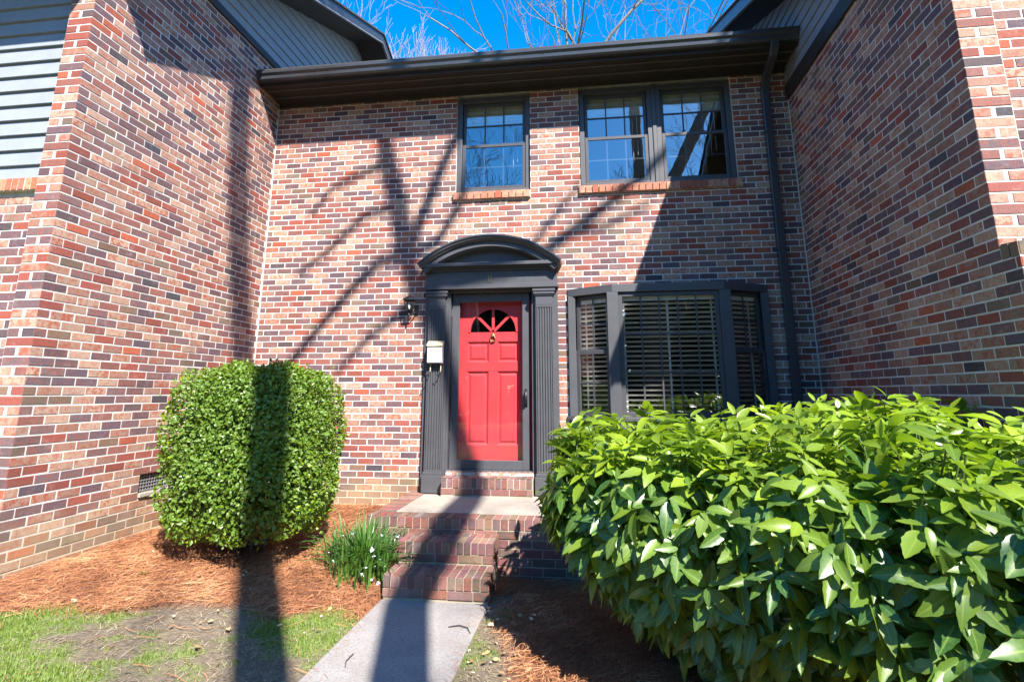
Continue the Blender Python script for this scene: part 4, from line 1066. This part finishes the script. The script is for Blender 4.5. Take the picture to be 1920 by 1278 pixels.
# ------------------------------------------------------------------ pine straw, grass, litter, twigs
r = random.Random(3)
ps = NPMesh()
def needle(x, y, L, wv, ang, tone, lift):
    h0 = ground_h(x, y); d = Vector((math.cos(ang), math.sin(ang), 0)); s = Vector((-d.y, d.x, 0)); bend = r.gauss(0, .12)
    V = []
    for t in (-.5, 0, .5):
        c = Vector((x, y, 0)) + d * (L * t) + s * (bend * L * (t * t - .1)); z = max(ground_h(c.x, c.y), -1) + lift + (r.uniform(-.002, .014)) ; V += [(c.x - s.x * wv, c.y - s.y * wv, z), (c.x + s.x * wv, c.y + s.y * wv, z + .001)]
    ps.add(np.array(V), [(0, 1, 3, 2), (2, 3, 5, 4)], (tone, 0, 0, 1))
cnt = 0
while cnt < 34000:
    if r.random() < .72: x, y = r.uniform(-.15, 2.4), r.uniform(-3.6, -.03)
    else: x, y = r.uniform(3.32, 5.0), r.uniform(-3.6, -1.36)
    if PX0 - .02 < x < PX1 and y > PYF - .02: continue
    if r.random() > bed_mask(x, y) * 1.05 - .02: continue
    needle(x, y, r.uniform(.06, .16), r.uniform(.0007, .0015), r.gauss(2.6 if r.random() < .6 else 1.2, .8), min(1, max(0, r.gauss(.52, .22) + .16 * math.sin(3.3 * x + 2.1 * y) * math.sin(4.7 * y - 1.9 * x) + .10 * math.sin(11 * x + 7 * y))), r.uniform(.002, .022) + .02 * max(0, math.sin(5.1 * x - 3 * y) * math.sin(4.3 * y + 2 * x))); cnt += 1
for k in range(200):                                      # stray needles, soil and straw spilling over the walk edges
    e = abs(r.gauss(0, .07)); x, y = (WX0 + e if r.random() < .45 else WX1 - e), r.uniform(-4.2, -2.03); a = r.uniform(0, 6.28); L = r.uniform(.03, .085); d = Vector((math.cos(a), math.sin(a), 0)) * L / 2; q = Vector((-d.y, d.x, 0)).normalized() * .0009; c_ = Vector((x, y, -.382))
    ps.add(np.array([tuple(c_ - d - q), tuple(c_ - d + q), tuple(c_ + d + q), tuple(c_ + d - q)]), [(0, 3, 2, 1)], (r.uniform(.2, .9), 0, 0, 1))
for k in range(140):
    x, y = r.uniform(.3, 2.4), r.uniform(-4.2, -2.0); needle(x, y, r.uniform(.08, .16), .0015, r.uniform(0, 6.28), r.uniform(.2, .9), .012)
tag(ps.build('pine_straw', 'straw'), 'orange-brown pine straw mulch covering the beds beside the steps', None)
gr_ = NPMesh(); cnt = 0
while cnt < 19000:
    if r.random() < .8: x, y = r.uniform(-.6, 2.42), r.uniform(-4.6, -1.9)
    else: x, y = r.uniform(3.3, 4.2), r.uniform(-3.8, -2.0)
    k = (1 - bed_mask(x, y)) * turf_mask(x, y)
    if x > 3.3: k *= .5
    if r.random() > k: continue
    L = r.uniform(.010, .032) * (.6 + .7 * turf_mask(x, y)); a = r.uniform(0, 6.28); d = Vector((math.cos(a), math.sin(a), 0)) ; z = ground_h(x, y); wv = r.uniform(.0016, .0032); le = r.uniform(.1, .8)
    s = Vector((-d.y, d.x, 0)) * wv; c = Vector((x, y, z)); m_ = c + d * (L * le * .35) + Vector((0, 0, L * .6)); t_ = c + d * (L * le) + Vector((0, 0, L * (1.05 - .3 * le)))
    gr_.add(np.array([tuple(c - s), tuple(c + s), tuple(m_ + s * .8), tuple(m_ - s * .8), tuple(t_)]), [(0, 1, 2, 3), (3, 2, 4)], (min(1, max(0, r.gauss(.5, .25))), 0, 0, 1)); cnt += 1
tag(gr_.build('grass', 'grass'), 'patchy short spring grass along the walkway and lawn', None)
th_ = NPMesh(); cnt = 0
while cnt < 9000:
    if r.random() < .85: x, y = r.uniform(-.6, 2.42), r.uniform(-4.6, -1.9)
    else: x, y = r.uniform(3.3, 4.0), r.uniform(-3.8, -2.0)
    if r.random() > (1 - bed_mask(x, y)): continue
    a = r.uniform(0, 6.28); L = r.uniform(.015, .06); d = Vector((math.cos(a), math.sin(a), r.uniform(-.1, .35))) * L; q = Vector((-math.sin(a), math.cos(a), 0)) * r.uniform(.0010, .0022); c_ = Vector((x, y, ground_h(x, y) + r.uniform(.002, .010)))
    th_.add(np.array([tuple(c_ - q), tuple(c_ + q), tuple(c_ + d + q * .4), tuple(c_ + d - q * .4)]), [(0, 1, 2, 3)], (min(1, max(0, r.gauss(.6, .25))), 0, 0, 1)); cnt += 1
tag(th_.build('dry_thatch', 'thatch'), 'thin dead grass thatch lying on the bare lawn soil', None)
lt = NPMesh()
for k in range(120):
    if k < 70: x, y = r.uniform(.2, 2.4), r.uniform(-3.3, -.8)
    else: x, y = r.uniform(3.32, 3.75), r.uniform(-3.3, -2.0)
    a = r.uniform(0, 6.28); V, F = LNP[r.randrange(8)]; yd = Vector((math.cos(a), math.sin(a), r.uniform(-.1, .35))); L = r.uniform(.02, .055)
    lt.add(V * np.array((1.6, 1, 1)) @ (np.array(frame_of(yd, (r.gauss(0, .4), r.gauss(0, .4), 1))) * L).T + np.array((x, y, ground_h(x, y) + .022)), F, (r.random(), 0, 0, 1))
tag(lt.build('leaf_litter', 'litter', None, True), 'pale dry fallen leaves scattered over the pine straw', None)
def twig(pts, rad, label):
    m = MB(); m.tube(pts, rad, 6); o = m.build('twig', 'twig', None, True); tag(o, label, 'twig', 'dry twigs on the walkway')
twig([(3.10, -2.50, -.380), (3.17, -2.47, -.376), (3.24, -2.50, -.379), (3.275, -2.58, -.380)], [.004, .005, .005, .003], 'thin dark curved twig at the right edge of the concrete walkway')
twig([(2.60, -2.98, -.380), (2.60, -3.08, -.376), (2.625, -3.15, -.380)], [.004, .004, .003], 'short dark twig lying near the left edge of the concrete walkway')

# ================================================================== BARE TREES
def grow(mb, p, d, r0, L, depth, rg, up=.25, twist=.22, n0=6, spread=.55, kids=(2, 3), minr=.006, droop=0):
    steps = 4 if depth > 1 else 3; path = [p.copy()]; rad = [r0]; q = p.copy(); dd = d.copy()
    for k in range(steps):
        dd = (dd + Vector((rg.gauss(0, twist), rg.gauss(0, twist), rg.gauss(0, twist) + up * .25 - droop))).normalized(); q = q + dd * (L / steps); path.append(q.copy()); rad.append(max(minr, r0 * (1 - .42 * (k + 1) / steps)))
    mb.tube(path, rad, max(3, n0), False)
    if depth <= 0: return
    for k in range(rg.randint(*kids)):
        i = rg.randint(2, steps) if k else steps
        b = (path[i] - path[i - 1]).normalized(); o = b.orthogonal().normalized(); o.rotate(Matrix.Rotation(rg.uniform(0, 6.28), 3, b))
        nd = (b + o * rg.uniform(spread * .6, spread * 1.4)).normalized()
        grow(mb, path[i], nd, max(minr, rad[i] * rg.uniform(.55, .8)), L * rg.uniform(.62, .86), depth - 1, rg, up, twist, max(3, n0 - 1), spread, kids, minr, droop)
def bare_tree(base, height, r0, seed, label, mat='bark', depth=6, trunk_frac=.35, group='bare winter trees', spread=.5, kids=(2, 3), up=.35, minr=.010):
    rg = random.Random(seed); T = thing('bare_tree', base, label, 'tree', group)
    b = Vector(base); tp = b + Vector((rg.gauss(0, .4), rg.gauss(0, .4), height * trunk_frac)); m = MB()
    path = [b - Vector((0, 0, .3)), b.lerp(tp, .35) + Vector((rg.gauss(0, .1), 0, 0)), b.lerp(tp, .7) + Vector((rg.gauss(0, .12), 0, 0)), tp]
    m.tube(path, [r0 * 1.35, r0, r0 * .9, r0 * .8], 10); m.build('trunk', mat, T, True)
    c = MB()
    for k in range(4 if depth > 4 else 5):
        a = rg.uniform(0, 6.28); d = Vector((math.cos(a) * .5, math.sin(a) * .5, 1)).normalized() if k else Vector((.05, .05, 1)).normalized()
        grow(c, tp - Vector((0, 0, .25 * k)), d, r0 * rg.uniform(.5, .7), height * rg.uniform(.19, .25), depth, rg, up, .17, 6, spread, kids, minr)
    c.build('crown', mat, T, True)
    return T
# behind the house, seen above the gutter
p = at_y(1075, 60, 15); bare_tree((p.x, 15, -.3), 24, .30, 12, 'tall grey bare tree rising above the middle of the gutter', 'bark', 5, .36, minr=.010)
p = at_y(1270, 60, 19); bare_tree((p.x, 19, -.3), 27, .30, 21, 'bare tree with dark limbs above the right end of the gutter', 'bark_dark', 5, .38, minr=.010)
p = at_y(955, 60, 24); bare_tree((p.x, 24, -.3), 17.5, .22, 33, 'thin pale bare tree above the small upstairs window', 'bark', 4, .5)
p = at_y(775, 60, 26); bare_tree((p.x, 26, -.3), 21.5, .22, 44, 'pinkish twiggy bare treetop beside the left gable', 'twig_pink', 6, .55, spread=.35, up=.6)
# in front of the house, behind the viewer: they cast the trunk and limb shadows
def shadow_limb(mb, S, yb, rad, n=9):
    """S: points where the limb's shadow falls; the limb stands in the plane y = yb, up the sun's rays"""
    path = []
    for (x, y, z) in S:
        t = y - yb; path.append((x + .645 * t, yb, z + 1.2 * t))
    mb.tube(path, rad, n); return path
TA = thing('bare_tree', (5.9, -9, -.5), 'bare tree in the front lawn whose trunk shadow crosses the round bush', 'tree', 'bare winter trees')
m = MB()
pa = [(5.9, -9, -.7), (5.88, -9, .6), (5.87, -9, 3)]
S = [(2.137, -3.254, -.42), (1.079, -1.662, -.14), (.45, -.75, .6), (-.10, -.33, 1.6), (-.2, -.36, 2.2), (-.2, -.58, 3.2), (-.2, -.76, 4.2), (-.2, -.9, 5.4), (-.2, -.95, 6.6)]
ra = [.24, .19, .18, .17, .165, .155, .15, .145, .14, .135, .13, .12]
for (x, y, z) in S: t = y + 9; pa.append((x + .645 * t, -9, z + 1.2 * t))
m.tube(pa, ra, 12); m.build('trunk', 'bark_dark', TA, True)
c = MB(); rg = random.Random(61)
for k in range(5): grow(c, Vector(pa[-1]), Vector((rg.gauss(0, .5), rg.gauss(0, .5), 1)).normalized(), .06, 2.6, 4, rg, .3, .2, 6, .5)
c.build('crown', 'bark_dark', TA, True)
TB = thing('bare_tree', (6.0, -8, -.5), 'bare tree with a curved trunk in the front lawn whose shadow lies along the walkway', 'tree', 'bare winter trees')
m = MB(); yb = -8
S = [(3.0, -3.25, -.39), (2.66, -2.1, -.39), (2.72, -1.75, -.21), (2.77, -1.44, -.03), (2.80, -.8, .1), (2.80, -.30, .15), (2.74, -.04, .55), (2.50, 0, 1.2), (2.28, 0, 1.9), (1.98, 0, 2.5), (1.80, 0, 3.0)]
pa = [(5.95, yb, -.7), (5.98, yb, .8), (6.0, yb, 3.0)]
for (x, y, z) in S: t = y - yb; pa.append((x + .645 * t, yb, z + 1.2 * t))
m.tube(pa, [.25, .20, .19, .175, .17, .17, .165, .16, .15, .13, .115, .105, .10, .095], 12); m.build('trunk', 'bark_dark', TB, True)
c = MB()
limbs = [([(1.80, 0, 3.0), (1.66, 0, 3.7), (1.48, 0, 4.3), (1.36, 0, 5.0), (1.3, 0, 6.2)], [.09, .085, .08, .07, .05]),
         ([(1.80, 0, 3.0), (2.02, 0, 3.6), (2.24, 0, 4.2), (2.50, 0, 4.8), (2.8, 0, 6.0)], [.07, .062, .056, .05, .04]),
         ([(1.80, 0, 3.0), (2.2, 0, 3.15), (2.52, 0, 3.7), (2.62, 0, 4.2), (2.9, 0, 5.6)], [.05, .045, .042, .04, .03]),
         ([(1.80, 0, 3.0), (1.45, 0, 2.95), (1.05, 0, 2.55), (.6, 0, 2.0), (.2, 0, 1.5), (-.1, -.1, 1.2)], [.06, .055, .05, .045, .04, .03]),
         ([(1.66, 0, 3.7), (1.2, 0, 3.6), (.7, 0, 3.1), (.3, 0, 2.8)], [.045, .04, .035, .025]),
         ([(1.48, 0, 4.3), (1.1, 0, 4.2), (.7, 0, 4.0), (.4, 0, 3.6)], [.04, .035, .03, .02]),
         ([(1.98, 0, 2.5), (1.7, 0, 2.2), (1.35, 0, 1.95), (.95, 0, 1.5)], [.045, .04, .035, .025]),
         ([(1.95, 0, 2.55), (2.5, -.1, 2.60), (3.2, -.1, 2.75), (3.9, 0, 3.2), (4.6, 0, 3.72), (5.2, 0, 4.3), (5.8, 0, 5.2)], [.06, .055, .055, .055, .05, .04, .03]),
         ([(3.9, 0, 3.2), (4.4, 0, 3.3), (5.0, 0, 3.6)], [.035, .03, .02]), ([(3.2, -.1, 2.75), (3.7, 0, 3.4), (4.1, 0, 3.9)], [.035, .03, .02])]
for S, rd_ in limbs: shadow_limb(c, S, yb, [q * 1.35 for q in rd_], 7)
rg = random.Random(62)
for k in range(4): grow(c, Vector((2.05 + .645 * 8, yb, 5.6 + 9.6)), Vector((rg.gauss(0, .5), rg.gauss(-.2, .5), 1)).normalized(), .05, 2.4, 3, rg, .3, .2, 5, .5)
c.build('crown', 'bark_dark', TB, True)
# across the road, seen only in the window glass
for k, (x, y, s, h) in enumerate(((-2.2, -25, 71, 20), (8.5, -30, 72, 17), (13.5, -25, 73, 21))):
    bare_tree((x, y, -.5), h, .32, s, ['grey bare tree across the road opposite the door', 'tall bare tree across the road opposite the bay window', 'bare tree across the road on the far right'][k], 'bark_dark', 6, .32, 'bare winter trees')

# dense wood added across the road to block the bright horizon in the glass
r = random.Random(15); wd2 = NPMesh()
tri = np.array([(-.5, 0, 0), (.5, 0, 0), (.3, .9, .2), (-.35, .8, -.2)]); TF = [(0, 1, 2, 3)]
for k in range(15000):
    x = r.uniform(-60, 70); top = 13 + 2.2 * math.sin(x * .31) + 1.5 * math.sin(x * .83 + 1) + .8 * math.sin(x * 2.1)
    z = -.5 + (top + .5) * r.random() ** .8; y = -38 - r.uniform(0, 4) - z * .12
    R3 = np.array(frame_of((r.gauss(0, 1), r.gauss(0, 1), r.gauss(0, 1)), (r.gauss(0, .5), 1, r.gauss(0, .5)))) * r.uniform(.7, 1.6)
    wd2.add(tri @ R3.T + np.array((x, y, z)), TF, (max(0, r.gauss(.25, .15)), 0, 0, 1))
tag(wd2.build('backdrop_woods', 'wood_dark'), 'dark evergreen wood added far across the road to darken window reflections', None)
